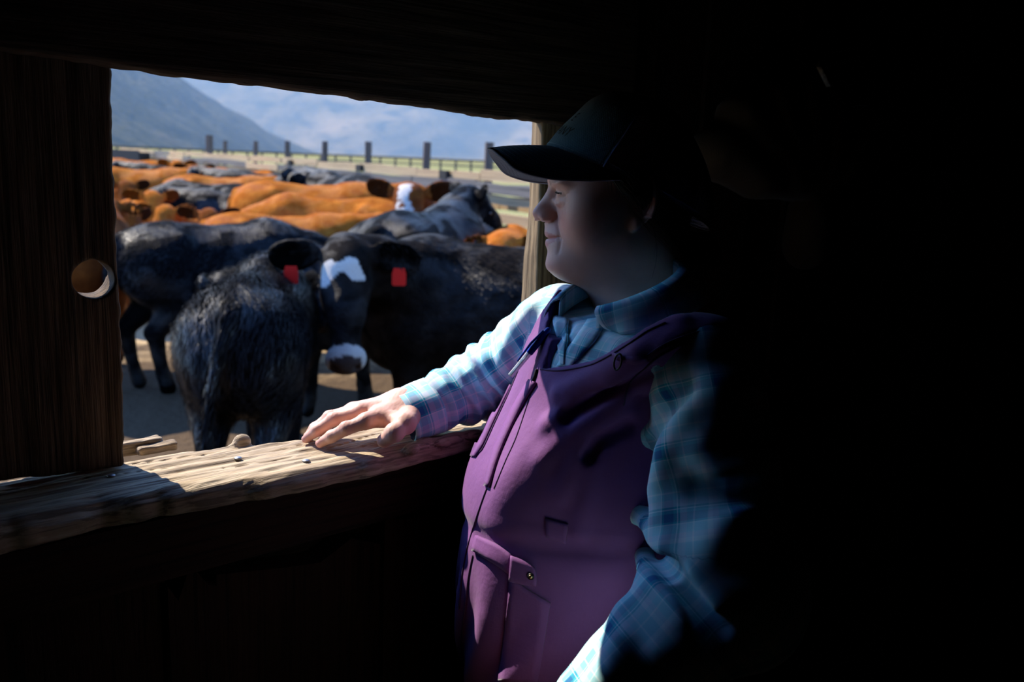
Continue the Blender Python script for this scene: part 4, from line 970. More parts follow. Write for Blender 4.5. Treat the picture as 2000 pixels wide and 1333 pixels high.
def on_scalp(y, z, off):
    n = len(y); t = np.full(n, -.13)
    for _ in range(40):
        P = f32(np.stack([t, y, z], 1)); t = t + .8 * head_base(P)
    t = np.minimum(t, -.012); off = off + .010 * np.exp(-((y + .010) / .026) ** 2) * np.clip((z + .004) / .012, 0, 1)
    return np.stack([t - off, y, z], 1)
r_ = np.random.default_rng(5); SV, SF = [], []
def strand(ya, za, off, rad):
    k = len(ya); v, f = tube(hw(on_scalp(np.asarray(ya), np.asarray(za), off)), np.linspace(rad, rad * .3, k), 4); o = len(SV); SV.extend(v); SF.extend([[a + o for a in g] for g in f])
for i in range(300):                                              # combed back over the ear
    y0 = r_.uniform(-.03, .034); z0 = .036 + .5 * y0 + r_.uniform(-.012, .004); t = np.linspace(0, 1, 12)
    y1, z1 = -.085 + r_.normal(0, .012), -.045 + r_.normal(0, .014); bow = r_.uniform(-.004, .012)
    strand(y0 + (y1 - y0) * t, z0 + (z1 - z0) * t ** .9 - bow * np.sin(math.pi * t), .0075 + r_.uniform(0, .004), r_.uniform(.00025, .0006))
for i in range(36):                                               # short strands in front of the ear
    y0 = r_.uniform(.006, .034); z0 = .030 + .5 * y0; t = np.linspace(0, 1, 8); L_ = r_.uniform(.012, .036)
    strand(y0 - r_.uniform(-.004, .014) * t, z0 - L_ * t, .0018 + .006 * (1 - t), r_.uniform(.00025, .0005))
t = np.linspace(0, 1, 14)
strand(-.030 - .006 * np.sin(t * 3), -.030 - .066 * t, .004, .0004); strand(-.034 + .002 * t, -.02 - .05 * t, .005, .0003)
o = mesh('loose_strands', SV, SF, M_HAIR, hair, True, {'grain': np.zeros((len(SV), 3))}); o['kind'] = 'stuff'
fl = []
# ================================================================== TORSO, ARMS, LEGS
TO = A(.121, 1.180, 0)
BM = np.stack([TL, TF, TU], 1)                                      # torso frame: l (her left, towards the camera), f front, z up
def tw(p): return TO + np.asarray(p) @ BM.T
def tl(P): return (P - f32(TO)) @ f32(BM)
SH_L, EL_L, WR_L = pix(1372, 728, 1.07), pix(1432, 1150, 1.0), pix(1170, 1390, .985)
SH_R, EL_R, WR_R = pix(1096, 642, 1.305), pix(948, 748, 1.400), atz(816, 804, 1.424)
def torso_f(P, off=0.0):
    L = tl(P)
    d = ell(L, (0, -.005, 1.42), (.146, .106, .21))
    d = smin(d, ell(L, (.056, .066, 1.365), (.072, .068, .095)), .05); d = smin(d, ell(L, (-.056, .066, 1.365), (.072, .068, .095)), .05)
    d = smin(d, ell(L, (0, .026, 1.215), (.140, .152, .19)), .08)
    d = smin(d, ell(L, (0, .0, 1.05), (.150, .145, .19)), .08)
    d = smin(d, cone(L, (-.095, -.015, 1.555), (.145, -.015, 1.550), .050, .055), .05)
    for s in (-1, 1): d = smin(d, cone(L, (0, -.030, 1.615), (s * .120, -.015, 1.565), .052, .045), .04)
    c = np.interp(L[:, 2], [1.05, 1.20, 1.30, 1.36, 1.46, 1.53, 1.60], [.165, .160, .142, .124, .118, .112, .17]).astype(np.float32)
    d = smax(d, .84 * L[:, 0] + .54 * L[:, 1] - c, .022)                    # the left side falls straight from the bust
    return d - np.float32(off)
def legs_f(P, off=0.0):
    L = tl(P); d = None
    for s in (-1, 1):
        c = chain(L, [(s * .095, .005, 1.02), (s * .10, .02, .72), (s * .105, .0, .40)], [.098, .072, .060]); d = c if d is None else np.minimum(d, c)
    return d - np.float32(off)
# ------------------------------------------------------------------ clothes: fabrics
def plaid_mat():
    t = NT('blue_plaid_cotton'); s = t.sep(t.coord((1, 1, 1), attr='puv'))
    W, PC, TE, NV, LI = (.90, .92, .92), (.42, .76, .82), (.03, .42, .52), (.02, .11, .30), (.72, .76, .84)
    st = [(0, PC), (.13, W), (.16, PC), (.26, LI), (.37, TE), (.40, W), (.415, TE), (.47, NV), (.60, TE), (.63, W), (.645, PC), (.78, LI), (.86, W), (.93, PC)]
    def band(x, per, off): return t.ramp(t.math('FRACT', t.math('ADD', t.math('DIVIDE', x, per), off)), st, 'CONSTANT')
    c = t.mix(.5, band(s[0], .062, .3), band(s[1], .070, .1)); n = t.noise(t.coord((1, 1, 1)), 30, 3, .5)
    c = t.mix(t.math('MULTIPLY', n, .25), c, (.10, .45, .62))
    wv = t.math('MULTIPLY', t.math('SINE', t.math('MULTIPLY', s[0], 5200)), t.math('SINE', t.math('MULTIPLY', s[1], 5200)))
    t.set(Base_Color=c, Roughness=.8, Specular_IOR_Level=.2, Sheen_Weight=.06); t.bump(t.math('ADD', t.math('MULTIPLY', wv, .04), n), .25, .003); return t.m
M_PLAID = plaid_mat()
def purple_mat(name, c1, c2):
    t = NT(name); v = t.coord((1, 1, 1), attr='rest'); s = t.sep(v); n = t.noise(t.coord((1, 1, 1)), 14, 4, .6)
    g = lambda x, f: t.math('GREATER_THAN', t.math('SINE', t.math('MULTIPLY', x, f)), .93)
    rip = t.math('MAXIMUM', g(s[0], 1250), g(s[2], 1250)); fine = t.noise(t.coord((900, 900, 250), attr='rest'), 1, 3, .6)
    t.set(Base_Color=t.mix(n, c1, c2), Roughness=.75, Specular_IOR_Level=.25, Sheen_Weight=.12, Sheen_Roughness=.4)
    b = t.bump(n, .25, .012); nb = t.n('ShaderNodeBump'); nb.inputs['Strength'].default_value = .35; nb.inputs['Distance'].default_value = .0007
    t.l(t.math('ADD', rip, t.math('MULTIPLY', fine, .8)), nb.inputs['Height']); t.l(b, nb.inputs['Normal']); t.l(nb.outputs[0], t.b.inputs['Normal']); return t.m
M_PURP = purple_mat('purple_ripstop', (.155, .052, .195), (.20, .072, .235))
M_PURPD = purple_mat('dark_purple_trim', (.055, .022, .085), (.07, .03, .105))
M_CUFFD = plain('dark_undershirt_cuff', (.01, .012, .02), .9)

# ------------------------------------------------------------------ folds
def ridge(P, d, pts, r, k, sub=False):
    c = chain(P, pts, r if hasattr(r, '__len__') else [r] * len(pts)); return smax(d, -c, k) if sub else smin(d, c, k)
_base = lambda P: smin(torso_f(P, .008), chain(P, [SH_L, EL_L, WR_L], [.069, .078, .055], .04), .012)
def on(fn, pxs, sink): h = hits(fn, pxs); return list(h - grad(fn, h) * sink)
ARM_L = [SH_L, EL_L, WR_L]; ARM_R = [SH_R, EL_R, WR_R]
FOLDS_N = [on(_base, p, s) for p, s in (
    ([(1462, 742), (1400, 765), (1345, 815), (1300, 890), (1285, 960), (1292, 1010)], .003), ([(1420, 800), (1375, 880), (1405, 925)], .006), ([(1250, 1010), (1300, 1075), (1395, 1195)], .004),
    ([(1262, 1085), (1268, 1160), (1290, 1270)], .006), ([(1325, 1140), (1338, 1215), (1345, 1285)], .006), ([(1262, 850), (1255, 930), (1262, 1000)], .005), ([(1470, 900), (1440, 1000), (1400, 1060)], .006), ([(1222, 1200), (1215, 1250), (1190, 1310)], .004))]
VALLEY_N = [on(_base, p, s) for p, s in (([(1330, 760), (1270, 850), (1268, 960)], -.002), ([(1262, 1035), (1320, 1125), (1400, 1230)], -.002), ([(1360, 960), (1420, 970), (1480, 960)], -.003))]
FOLDS_O = [on(lambda P: torso_f(P, .014), p, s) for p, s in (
    ([(1300, 690), (1230, 730), (1140, 790), (1070, 830)], .0035), ([(1215, 800), (1175, 828), (1150, 850), (1118, 905), (1100, 960)], .003), ([(1330, 632), (1240, 690), (1150, 745), (1090, 770)], .0035),
    ([(1250, 745), (1180, 800), (1100, 860), (1060, 900)], .004), ([(1400, 645), (1330, 660), (1250, 700), (1200, 740)], .003), ([(1160, 870), (1150, 960), (1130, 1040)], .004))]
VALLEY_O = [on(lambda P: torso_f(P, .014), p, s) for p, s in (([(1225, 830), (1165, 862), (1150, 890)], -.001), ([(1280, 720), (1180, 772), (1110, 815)], -.002))]
def sleeve_r(P):
    d = chain(P, ARM_R, [.066, .053, .040], .03)
    a, b = f32(SH_R), f32(EL_R); c = f32(WR_R); n1 = np.linalg.norm(b - a); n2 = np.linalg.norm(c - b)
    s = np.clip((P - a) @ ((b - a) / n1), 0, n1) + np.clip((P - b) @ ((c - b) / n2), 0, n2)
    q = wob(P, 32, 101, 2); w_ = np.sin(s * 2 * math.pi / .040 + 1.6 * q + (P[:, 2] - 1.45) * 26)
    am = np.interp(s, [0, .05, .12, .17, .24, .30], [.001, .002, .0042, .0050, .0040, .002]).astype(np.float32)
    d = d - am * (1.3 * np.maximum(w_, -.5) - .2) * (.55 + .45 * wob(P, 18, 105, 1)) - .0045 * q
    for pts, r, k in PUFF_R: d = ridge(P, d, pts, r, k)
    return d
_armr = lambda P: chain(P, ARM_R, [.066, .053, .040], .03)
PUFF_R = [(on(_armr, p, .004), r, k) for p, r, k in (([(1035, 605), (1000, 650), (980, 705), (985, 760)], [.012, .010, .009, .006], .016), ([(925, 690), (950, 705), (968, 745)], [.011, .012, .008], .014),
          ([(880, 715), (915, 730), (942, 765)], [.009, .010, .007], .014), ([(842, 742), (868, 755), (895, 785)], [.008, .009, .006], .014))]
def sleeve_l(P):
    d = chain(P, ARM_L, [.068, .077, .054], .04) - .004 * wob(P, 22, 111, 2) - .0035 * wob(P, 48, 112, 1)
    for pts in FOLDS_N: d = ridge(P, d, pts, .0125, .030)
    for pts in VALLEY_N: d = ridge(P, d, pts, .0115, .020, True)
    return d
def shirt_f(P):
    d = torso_f(P, .004) - .002 * wob(P, 40, 121, 2); L = tl(P); d = smax(d, 1.36 - L[:, 2], .004)
    zc = L[:, 2] - (1.606 + np.clip(-.22 * L[:, 1], -.03, .05)); d = smax(d, zc.astype(np.float32), .006)          # open at the neck
    d = smax(d, -ell(L, (.012, .105, 1.600), (.030, .055, .045)), .008)                                   # opening below the throat
    d = smin(d, sleeve_l(P), .012); d = smin(d, sleeve_r(P), .014)
    w2 = (P - f32(WR_R)) @ f32((WR_R - EL_R) / np.linalg.norm(WR_R - EL_R)); d = np.where(np.linalg.norm(P - f32(WR_R), axis=1) < .09, smax(d, w2, .004), d)
    return d.astype(np.float32)
def plaid_uv(V):
    a = torso_f(V); L = tl(V); uv = np.zeros((len(V), 3), np.float32); uv[:, 0] = L[:, 0] + .3 * L[:, 1]; uv[:, 1] = L[:, 2]; best = a.copy()
    for arm, rr in ((ARM_L, .062), (ARM_R, .05)):
        s0 = 0.0; xr = A(.2, -.9, .35)
        for i in range(2):
            p, q = arm[i], arm[i + 1]; ax = (q - p) / np.linalg.norm(q - p); h = (V - f32(p)) @ f32(ax); ln = np.linalg.norm(q - p)
            dist = cone(V, p, q, rr, rr * .9); x = xr - ax * (xr @ ax); x /= np.linalg.norm(x); y = np.cross(ax, x); D = V - f32(p)
            m = dist < best; best = np.where(m, dist, best); uv[m, 0] = (np.arctan2(D @ f32(y), D @ f32(x)) * rr)[m]; uv[m, 1] = (s0 + (np.minimum(h, ln) if i == 0 else np.maximum(h, 0)))[m]; s0 += ln
    return uv
V, Q_ = nets(shirt_f, (-.28, .70, 1.10), (.46, 1.55, 1.72), .0032, 1.5)
shirt = mesh('shirt', V, Q_, M_PLAID, woman, True, {'puv': plaid_uv(V)}); shirt['label'] = 'blue and white plaid long sleeved shirt'

# ------------------------------------------------------------------ overalls
def ov_f(P):
    L = tl(P); l, f, z = L[:, 0], L[:, 1], L[:, 2]
    blouse = .005 * np.exp(-((z - 1.375 - .10 * l) / .055) ** 2) * (z > 1.2)
    d = torso_f(P, .0135) - blouse.astype(np.float32) - .0022 * wob(P, 30, 131, 2) * np.clip((l + .05) / .05, .25, 1)
    d = smin(d, cone(P, SH_L, SH_L - A(0, 0, .03), .071, .060), .02)
    d = smin(d, cone(P, SH_R + A(.01, -.02, -.005), SH_R + A(.015, -.03, -.03), .060, .055), .03)
    for pts in FOLDS_O: d = ridge(P, d, pts, .0078, .018)
    for pts in VALLEY_O: d = ridge(P, d, pts, .0065, .014, True)
    # waist: the upper part blouses over the band
    wz = 1.318 + .13 * (l - .0) ; d = d + (0.006 * np.exp(-((z - wz) / .012) ** 2) + .003 * np.clip((wz - z) / .01, 0, 1)).astype(np.float32)
    fold = np.sin(l * 95 + 4 * np.sin(z * 14)) * np.clip((1.30 - z) / .08, 0, 1) * np.clip((f + .02) / .05, 0, 1); d = d - (.0045 * fold).astype(np.float32)
    d = smin(d, legs_f(P, .022) - .004 * wob(P, 24, 133, 2), .05)
    zn = np.interp(l, [.008, .021, .055, .099, .124, .146, .153, .158], [1.75, 1.538, 1.549, 1.565, 1.580, 1.601, 1.622, 1.75]).astype(np.float32)
    neck = np.where(f > -.035, (zn - z) * .8, np.where((l > .0) & (l < .15), 1.60 - z, np.float32(.03)))
    la = np.interp(z, [1.30, 1.40, 1.456, 1.518, 1.546, 1.569, 1.60, 1.66], [.215, .185, .166, .160, .166, .181, .196, .20]).astype(np.float32)
    lr = np.interp(z, [1.25, 1.40, 1.50, 1.57, 1.66], [-.26, -.20, -.115, -.066, -.052]).astype(np.float32)
    hole = np.sqrt((l - .02) ** 2 + (f + .005) ** 2) - .086; neck = np.minimum(neck, np.where(z > 1.575, hole, np.float32(.03)))
    armc = np.minimum(la - l, l - lr)
    return smax(smax(d, -neck, .003), -armc, .003).astype(np.float32)
V, Q_ = nets(ov_f, (-.16, .82, .36), (.40, 1.45, 1.70), .0034, 1.6)
over = mesh('overalls', V, Q_, M_PURP, woman, True, {'rest': tl(f32(V))}); over['label'] = 'purple ripstop bib overalls with zip front'
def patch(name, rows, off, th, mat, parent=over, nu=12, nv=4, fn=ov_f):
    R_ = [spline([(*p, 0) for p in r], nu)[:, :2] for r in rows]; R_ = np.stack([spline([(*R_[k][i], 0) for k in range(len(R_))], nv)[:, :2] for i in range(nu)])   # nu,nv,2
    h = hits(fn, R_.reshape(-1, 2)); g = grad(fn, h, 2.5e-3); n = len(h); o = h + g * off; i_ = h + g * (off - th); i = np.arange(n).reshape(nu, nv)
    q = np.stack([i[:-1, :-1], i[1:, :-1], i[1:, 1:], i[:-1, 1:]], -1).reshape(-1, 4)
    b = [(i[k, 0], i[k + 1, 0]) for k in range(nu - 1)] + [(i[k + 1, -1], i[k, -1]) for k in range(nu - 1)] + [(i[-1, k], i[-1, k + 1]) for k in range(nv - 1)] + [(i[0, k + 1], i[0, k]) for k in range(nv - 1)]
    ob = mesh(name, np.vstack([o, i_]), np.vstack([q, q[:, ::-1] + n, [(x, x + n, y + n, y) for x, y in b]]), mat, parent, True, {'rest': np.vstack([tl(f32(o)), tl(f32(i_))]), 'puv': np.vstack([tl(f32(o))[:, [0, 2, 1]], tl(f32(i_))[:, [0, 2, 1]]])})
    bm = bmesh.new(); bm.from_mesh(ob.data); bmesh.ops.recalc_face_normals(bm, faces=bm.faces); bm.to_mesh(ob.data); bm.free(); return ob
def seam(name, pxs, r, off, mat, parent=over, n=40, fn=ov_f):
    p = spline([(*q, 0) for q in pxs], n)[:, :2]; h = hits(fn, p); g = grad(fn, h, 2.5e-3); P = h + g * off
    ok = np.r_[True, np.linalg.norm(np.diff(P, axis=0), axis=1) < .05]; P = P[ok]
    V, Fc = tube(P, r, 6); return mesh(name, V, Fc, mat, parent, True, {'rest': tl(f32(np.array(V)))})
# fly flap over the zip, black zip and shadow line, seams, pocket welt
patch('zip_flap', [[(1036, 742), (1010, 785), (985, 835), (962, 890), (948, 950)], [(1049, 748), (1023, 792), (997, 842), (974, 897), (957, 953)]], .0035, .003, M_PURP, nu=26, nv=3)
seam('zip', [(1050, 722), (1042, 745), (1022, 782), (1003, 802)], .0022, .0012, M_BLACK)  # black line: the zip slit with the flap's shadow drawn in as colour
seam('flap_seam', [(951, 955), (940, 985), (925, 1030), (912, 1075), (902, 1130), (897, 1190)], .0012, .0004, M_PURPD)
seam('flap_seam', [(1040, 760), (1010, 850), (988, 900), (965, 955)], .0008, .0004, M_PURPD)
patch('pocket_welt', [[(998, 712), (975, 760), (950, 820), (930, 868), (921, 892)], [(1012, 722), (992, 768), (966, 824), (944, 872), (930, 893)]], .0030, .003, M_PURP, nu=24, nv=3)
seam('pocket_seam', [(1013, 724), (993, 771), (967, 826), (946, 872), (937, 884), (926, 893)], .0011, .0006, M_PURPD)
seam('neck_hem', [(1056, 722), (1095, 724), (1150, 714), (1186, 698), (1232, 670), (1264, 648), (1300, 631)], .0012, .0006, M_PURPD)
seam('armhole_hem', [(1420, 655), (1364, 662), (1305, 686), (1262, 717), (1230, 750), (1218, 792)], .0012, .0006, M_PURPD)
seam('armhole_hem', [(1412, 640), (1364, 648), (1300, 672), (1248, 706)], .0009, .0006, M_PURPD)
patch('strap_loop', [[(1196, 690), (1232, 697), (1262, 693)], [(1203, 703), (1236, 711), (1268, 706)]], .0030, .0022, M_PURP, nu=8, nv=3)
def ring(name, px, rx, ry, tilt, r, mat, parent, lift=.004):
    h = hits(ov_f, [px])[0]; g = grad(ov_f, h[None], 2.5e-3)[0]; x = np.cross(g, UP); x /= np.linalg.norm(x); y = np.cross(x, g); t = np.linspace(0, 2 * math.pi, 25); c, s = math.cos(tilt), math.sin(tilt)
    u, v = rx * np.cos(t), ry * np.sin(t); P = h + g * lift + np.outer(u * c - v * s, -x) + np.outer(u * s + v * c, y); V, Fc = tube(P, r, 6, False); return mesh(name, V, Fc, mat, parent)
M_BUCK = plain('black_metal_buckle', (.02, .02, .022), .35, .6); M_BRASS = plain('brass_snap', (.55, .42, .20), .3, 1.0)
ring('buckle', (1211, 707), .0052, .0098, -.35, .0012, M_BUCK, over)
# waist band, tab with snap, pockets and pleats
patch('waist_band', [[(934, 1046), (958, 1056), (980, 1068), (1002, 1086)], [(930, 1060), (953, 1072), (976, 1085), (1000, 1104)], [(926, 1075), (950, 1090), (974, 1104), (998, 1122)]], .0050, .0045, M_PURP, nu=14, nv=5)
tab = patch('waist_tab', [[(1001, 1086), (1024, 1094), (1046, 1107)], [(1000, 1106), (1024, 1115), (1050, 1124)], [(998, 1132), (1022, 1138), (1050, 1142)]], .0085, .004, M_PURP, nu=10, nv=6)
h = hits(ov_f, [(1040, 1122)])[0]; g = grad(ov_f, h[None], 3e-3)[0]
for nm, r, hgt, mt in (('snap_ring', .0046, .0098, M_BUCK), ('snap', .0026, .0112, M_BRASS)):
    bm = bmesh.new(); bmesh.ops.create_uvsphere(bm, u_segments=14, v_segments=8, radius=r)
    for v in bm.verts: v.co.z *= .45
    bm.transform(Matrix.Translation(Vector(h + g * hgt)) @ Vector(g).to_track_quat('Z', 'Y').to_matrix().to_4x4()); bm_obj(nm, bm, mt, tab, True)
patch('hip_pocket', [[(998, 1124), (990, 1200), (982, 1290), (978, 1330)], [(1030, 1150), (1024, 1210), (1016, 1290), (1010, 1330)], [(1076, 1178), (1068, 1230), (1058, 1290), (1050, 1330)]], .0045, .004, M_PURP, nu=18, nv=6)
patch('side_flap', [[(1066, 1012), (1066, 1030), (1067, 1048)], [(1110, 1024), (1108, 1042), (1106, 1062)]], .003, .003, M_PURP, nu=6, nv=6)
seam('leg_seam', [(924, 1085), (915, 1130), (908, 1190), (902, 1250), (905, 1325)], .0010, .0005, M_PURPD)

# ------------------------------------------------------------------ shirt collar, placket, button, cuff
NC = tw((.020, -.005, 0))                                           # neck axis
def collar_pt(phi, z, r): d = math.cos(phi) * TF + math.sin(phi) * TL; return NC * A(1, 1, 0) + d * r + A(0, 0, z)
def sheet(name, G, th, mat, parent, attr):
    G = np.asarray(G); a, b = G.shape[:2]; du = np.gradient(G, axis=0); dv = np.gradient(G, axis=1); N = np.cross(du, dv); N /= np.linalg.norm(N, axis=2)[..., None] + 1e-9
    o = G.reshape(-1, 3); i_ = (G - N * th).reshape(-1, 3); n = a * b; i = np.arange(n).reshape(a, b); q = np.stack([i[:-1, :-1], i[1:, :-1], i[1:, 1:], i[:-1, 1:]], -1).reshape(-1, 4)
    e = [(i[k, 0], i[k + 1, 0]) for k in range(a - 1)] + [(i[k + 1, -1], i[k, -1]) for k in range(a - 1)] + [(i[-1, k], i[-1, k + 1]) for k in range(b - 1)] + [(i[0, k + 1], i[0, k]) for k in range(b - 1)]
    uv = np.stack(np.meshgrid(np.arange(a) * attr, np.arange(b) * attr, indexing='ij') + [np.zeros((a, b))], -1).reshape(-1, 3)
    ob = mesh(name, np.vstack([o, i_]), np.vstack([q, q[:, ::-1] + n, [(x, x + n, y + n, y) for x, y in e]]), mat, parent, True, {'puv': np.vstack([uv, uv])})
    bm = bmesh.new(); bm.from_mesh(ob.data); bmesh.ops.recalc_face_normals(bm, faces=bm.faces); bm.to_mesh(ob.data); bm.free(); return ob
def collar(phi0, phi1, tip):
    G = []
    for k in range(30):
        u = k / 29; ph = phi0 + (phi1 - phi0) * u; back = (1 - math.cos(ph)) / 2; front = math.exp(-(u / .16) ** 2)
        ztop = 1.617 + .062 * back; r0 = .070 + .008 * back; col = []
        for v in np.linspace(0, 1, 5): col.append(collar_pt(ph, ztop - .030 + .030 * v, r0 + .002))                    # stand
        for v in np.linspace(.12, 1, 9):                                                                              # fall
            p = collar_pt(ph, ztop + .004 * math.sin(math.pi * v) - .036 * v - .006 * front * v, r0 + .006 + .036 * v ** .8); p = p + front * v ** 1.5 * (tip - p) * .55; col.append(p)
        G.append(col)
    return G
h_far, h_near = hits(shirt_f, [(1086, 628), (1258, 640)])
sheet('collar', collar(math.radians(44), math.radians(178), pix(1250, 622, 1.13)), .0018, M_PLAID, shirt, .006)
sheet('collar', collar(math.radians(-36), math.radians(-186), pix(1084, 640, 1.22)), .0018, M_PLAID, shirt, .006)
patch('placket', [[(1148, 628), (1128, 660), (1106, 690), (1090, 716)], [(1192, 622), (1166, 664), (1140, 692), (1118, 716)]], .0035, .003, M_PLAID, shirt, 20, 5, shirt_f)
patch('placket', [[(1082, 622), (1088, 655), (1096, 688), (1100, 714)], [(1112, 628), (1112, 660), (1108, 690), (1106, 714)]], .005, .003, M_PLAID, shirt, 20, 5, shirt_f)
hb = hits(shirt_f, [(1177, 632)])[0]; gb = grad(shirt_f, hb[None], 3e-3)[0]
bm = bmesh.new(); bmesh.ops.create_cone(bm, cap_ends=True, segments=20, radius1=.0060, radius2=.0054, depth=.0022)
bm.transform(Matrix.Translation(Vector(hb + gb * .0055)) @ Vector(gb).to_track_quat('Z', 'Y').to_matrix().to_4x4()); bm_obj('button', bm, plain('pale_blue_button', (.20, .32, .45), .35), shirt, True)
_ax = (WR_R - EL_R) / np.linalg.norm(WR_R - EL_R)
def tube_shell(name, c0, c1, r0, r1, th, mat, parent, squash=(1, 1)):
    ax = (c1 - c0) / np.linalg.norm(c1 - c0); x = np.cross(ax, A(0, 0, 1)); x /= np.linalg.norm(x); y = np.cross(x, ax); G = []
    for k in range(33):
        a = 2 * math.pi * k / 32; G.append([c0 + (c1 - c0) * v + (x * math.cos(a) * squash[0] + y * math.sin(a) * squash[1]) * (r0 + (r1 - r0) * v + .0012 * math.sin(5 * a + 4 * v)) for v in np.linspace(0, 1, 9)])
    return sheet(name, G, th, mat, parent, .0055)
tube_shell('cuff', WR_R - _ax * .026, WR_R + _ax * .026, .0450, .0425, .0022, M_PLAID, shirt, (1, .92))
tube_shell('undershirt_cuff', WR_R - _ax * .02, WR_R + _ax * .023, .0405, .0375, .002, M_CUFFD, shirt, (1, .92))
# ------------------------------------------------------------------ the hand on the sill, then the whole body as one mesh
def sz(px, py, z): return atz(px, py, z)
IDX = [sz(714, 824, 1.428), sz(676, 838, 1.419), sz(647, 854, 1.405), sz(625, 866, 1.3935)]
MID = [sz(703, 805, 1.432), sz(652, 820, 1.422), sz(618, 842, 1.406), sz(598, 857, 1.3935)]
_dm = (MID[0] - IDX[0]); _dm = _dm / np.linalg.norm(_dm); away = A(*WN[:2], 0)
RNG = [MID[0] + away * .019 - A(0, 0, .003), MID[1] + away * .021 + A(.004, 0, -.002), MID[2] + away * .021 + A(.008, 0, -.002), MID[3] + away * .020 + A(.012, 0, 0)]
PNK = [RNG[0] + away * .017 + A(.010, 0, -.006), RNG[1] + away * .020 + A(.018, 0, -.006), RNG[2] + away * .020 + A(.024, 0, -.004), RNG[3] + away * .018 + A(.026, 0, 0)]
THB = [sz(801, 814, 1.428), sz(791, 828, 1.427), sz(770, 846, 1.4195), sz(750, 861, 1.4050)]
WRI = sz(790, 797, 1.431)
FINGERS = [(IDX, (.0108, .0094, .0084, .0068)), (MID, (.0108, .0096, .0085, .0068)), (RNG, (.0104, .0090, .0080, .0066)), (PNK, (.0092, .0080, .0072, .0060)), (THB, (.0140, .0136, .0124, .0102))]
def hand_f(P):
    d = chain(P, [WR_R, WRI], [0.0270, .0265]); pal = None
    for f_, k in ((IDX, 0), (MID, 1), (RNG, 2), (PNK, 3)):
        c = cone(P, WRI + (f_[0] - WRI) * .1 + away * (.006 * k - .008), f_[0], .0185, .0112); pal = c if pal is None else smin(pal, c, .014)
    d = smin(d, pal, .022); d = smin(d, chain(P, [WRI + A(0, 0, -.006), THB[0], THB[1]], [.0150, .0145, .0136]), .016)
    d = smin(d, cone(P, THB[1], IDX[0] + (WRI - IDX[0]) * .35, .009, .010), .014)
    for f_, r in FINGERS:
        c = chain(P, f_, r, .006 if r[0] > .0135 else .002)
        for j in (1, 2): c = smin(c, sph(P, f_[j] + A(0, 0, .0012), r[j] * 1.02), .004)
        d = smin(d, c, .0055)
        k1 = f_[1]; s = (P - f32(k1)) @ f32((f_[2] - f_[0]) / np.linalg.norm(f_[2] - f_[0])); near = np.exp(-((np.linalg.norm(P - f32(k1), axis=1)) / .011) ** 2)
        d = d + (.00055 * np.sin(s * 2 * math.pi / .0032) * near * (P[:, 2] > k1[2])).astype(np.float32)
    for f_ in (IDX, MID, RNG, PNK): d = smin(d, cone(P, f_[0] + A(0, 0, .004), f_[0] + (WRI - f_[0]) * .75 + A(0, 0, .007), .0055, .004), .010)     # tendons and knuckles
    # nails
    for f_, r in FINGERS:
        t = (f_[3] - f_[2]) / np.linalg.norm(f_[3] - f_[2]); u = A(0, 0, 1) - t * t[2]; u /= np.linalg.norm(u); Rm = np.stack([np.cross(t, u), t, u], 1)
        d = smax(d, -ell(P, f_[3] + u * (r[3] * 1.02) + t * .0030, (r[3] * .74, .0078, .0012), Rm), .0012)
    return (d + .0003 * wob(P, 420, 141, 2)).astype(np.float32)
V, Q_ = nets(hand_f, np.min([*IDX, *MID, *PNK, *THB, WR_R], 0) - .035, np.max([*IDX, *MID, *PNK, *THB, WR_R], 0) + .035, .0013, 1.5)
m = np.zeros((len(V), 3), np.float32)
for f_, r in FINGERS:
    for j, s_ in ((0, .012), (1, .010), (3, .013)): m[:, 1] = np.maximum(m[:, 1], .55 * np.exp(-(np.linalg.norm(V - f32(f_[j]), axis=1) / s_) ** 2))
def skin_rest(P):
    d = torso_f(P, -.006); d = smin(d, legs_f(P, -.006), .05); d = smin(d, chain(P, ARM_L, [.052, .048, .030], .03), .03); d = smin(d, chain(P, ARM_R, [.050, .040, .027], .03), .03); return smax(d, tl(P)[:, 2] - (1.585 - .3 * tl(P)[:, 1]), .02).astype(np.float32)
V2, Q2 = nets(skin_rest, (-.25, .65, .33), (.45, 1.6, 1.70), .012, 1.5)
Wl = WR_L; Hd = (WR_L - EL_L) / np.linalg.norm(WR_L - EL_L)
LF = [[Wl + Hd * .075 + TF * (.020 - .014 * k), Wl + Hd * .110 + TF * (.022 - .014 * k) - TL * .012, Wl + Hd * .125 + TF * (.022 - .014 * k) - TL * .032] for k in range(4)]
def hand_l(P):
    d = chain(P, [Wl - Hd * .03, Wl + Hd * .01], [.028, .026]); d = smin(d, ell(P, Wl + Hd * .045, (.040, .040, .040)) + .012, .02)
    for f_ in LF: d = smin(d, chain(P, f_, [.0098, .0088, .0072]), .005)
    return smin(d, chain(P, [Wl + Hd * .02 + TF * .022, Wl + Hd * .052 + TF * .040, Wl + Hd * .075 + TF * .042], [.014, .011, .009]), .01).astype(np.float32)
V3, Q3 = nets(hand_l, Wl - .17, Wl + .17, .0035, 1.6)
BV = np.vstack([HEADV, V, V2, V3]); o1, o2, o3 = len(HEADV), len(HEADV) + len(V), len(HEADV) + len(V) + len(V2)
body = mesh('body', BV, np.vstack([HEADQ, Q_ + o1, Q2 + o2, Q3 + o3]), M_SKIN, woman, True, {'mask': np.vstack([HEADM, m, np.zeros((len(V2) + len(V3), 3))])})
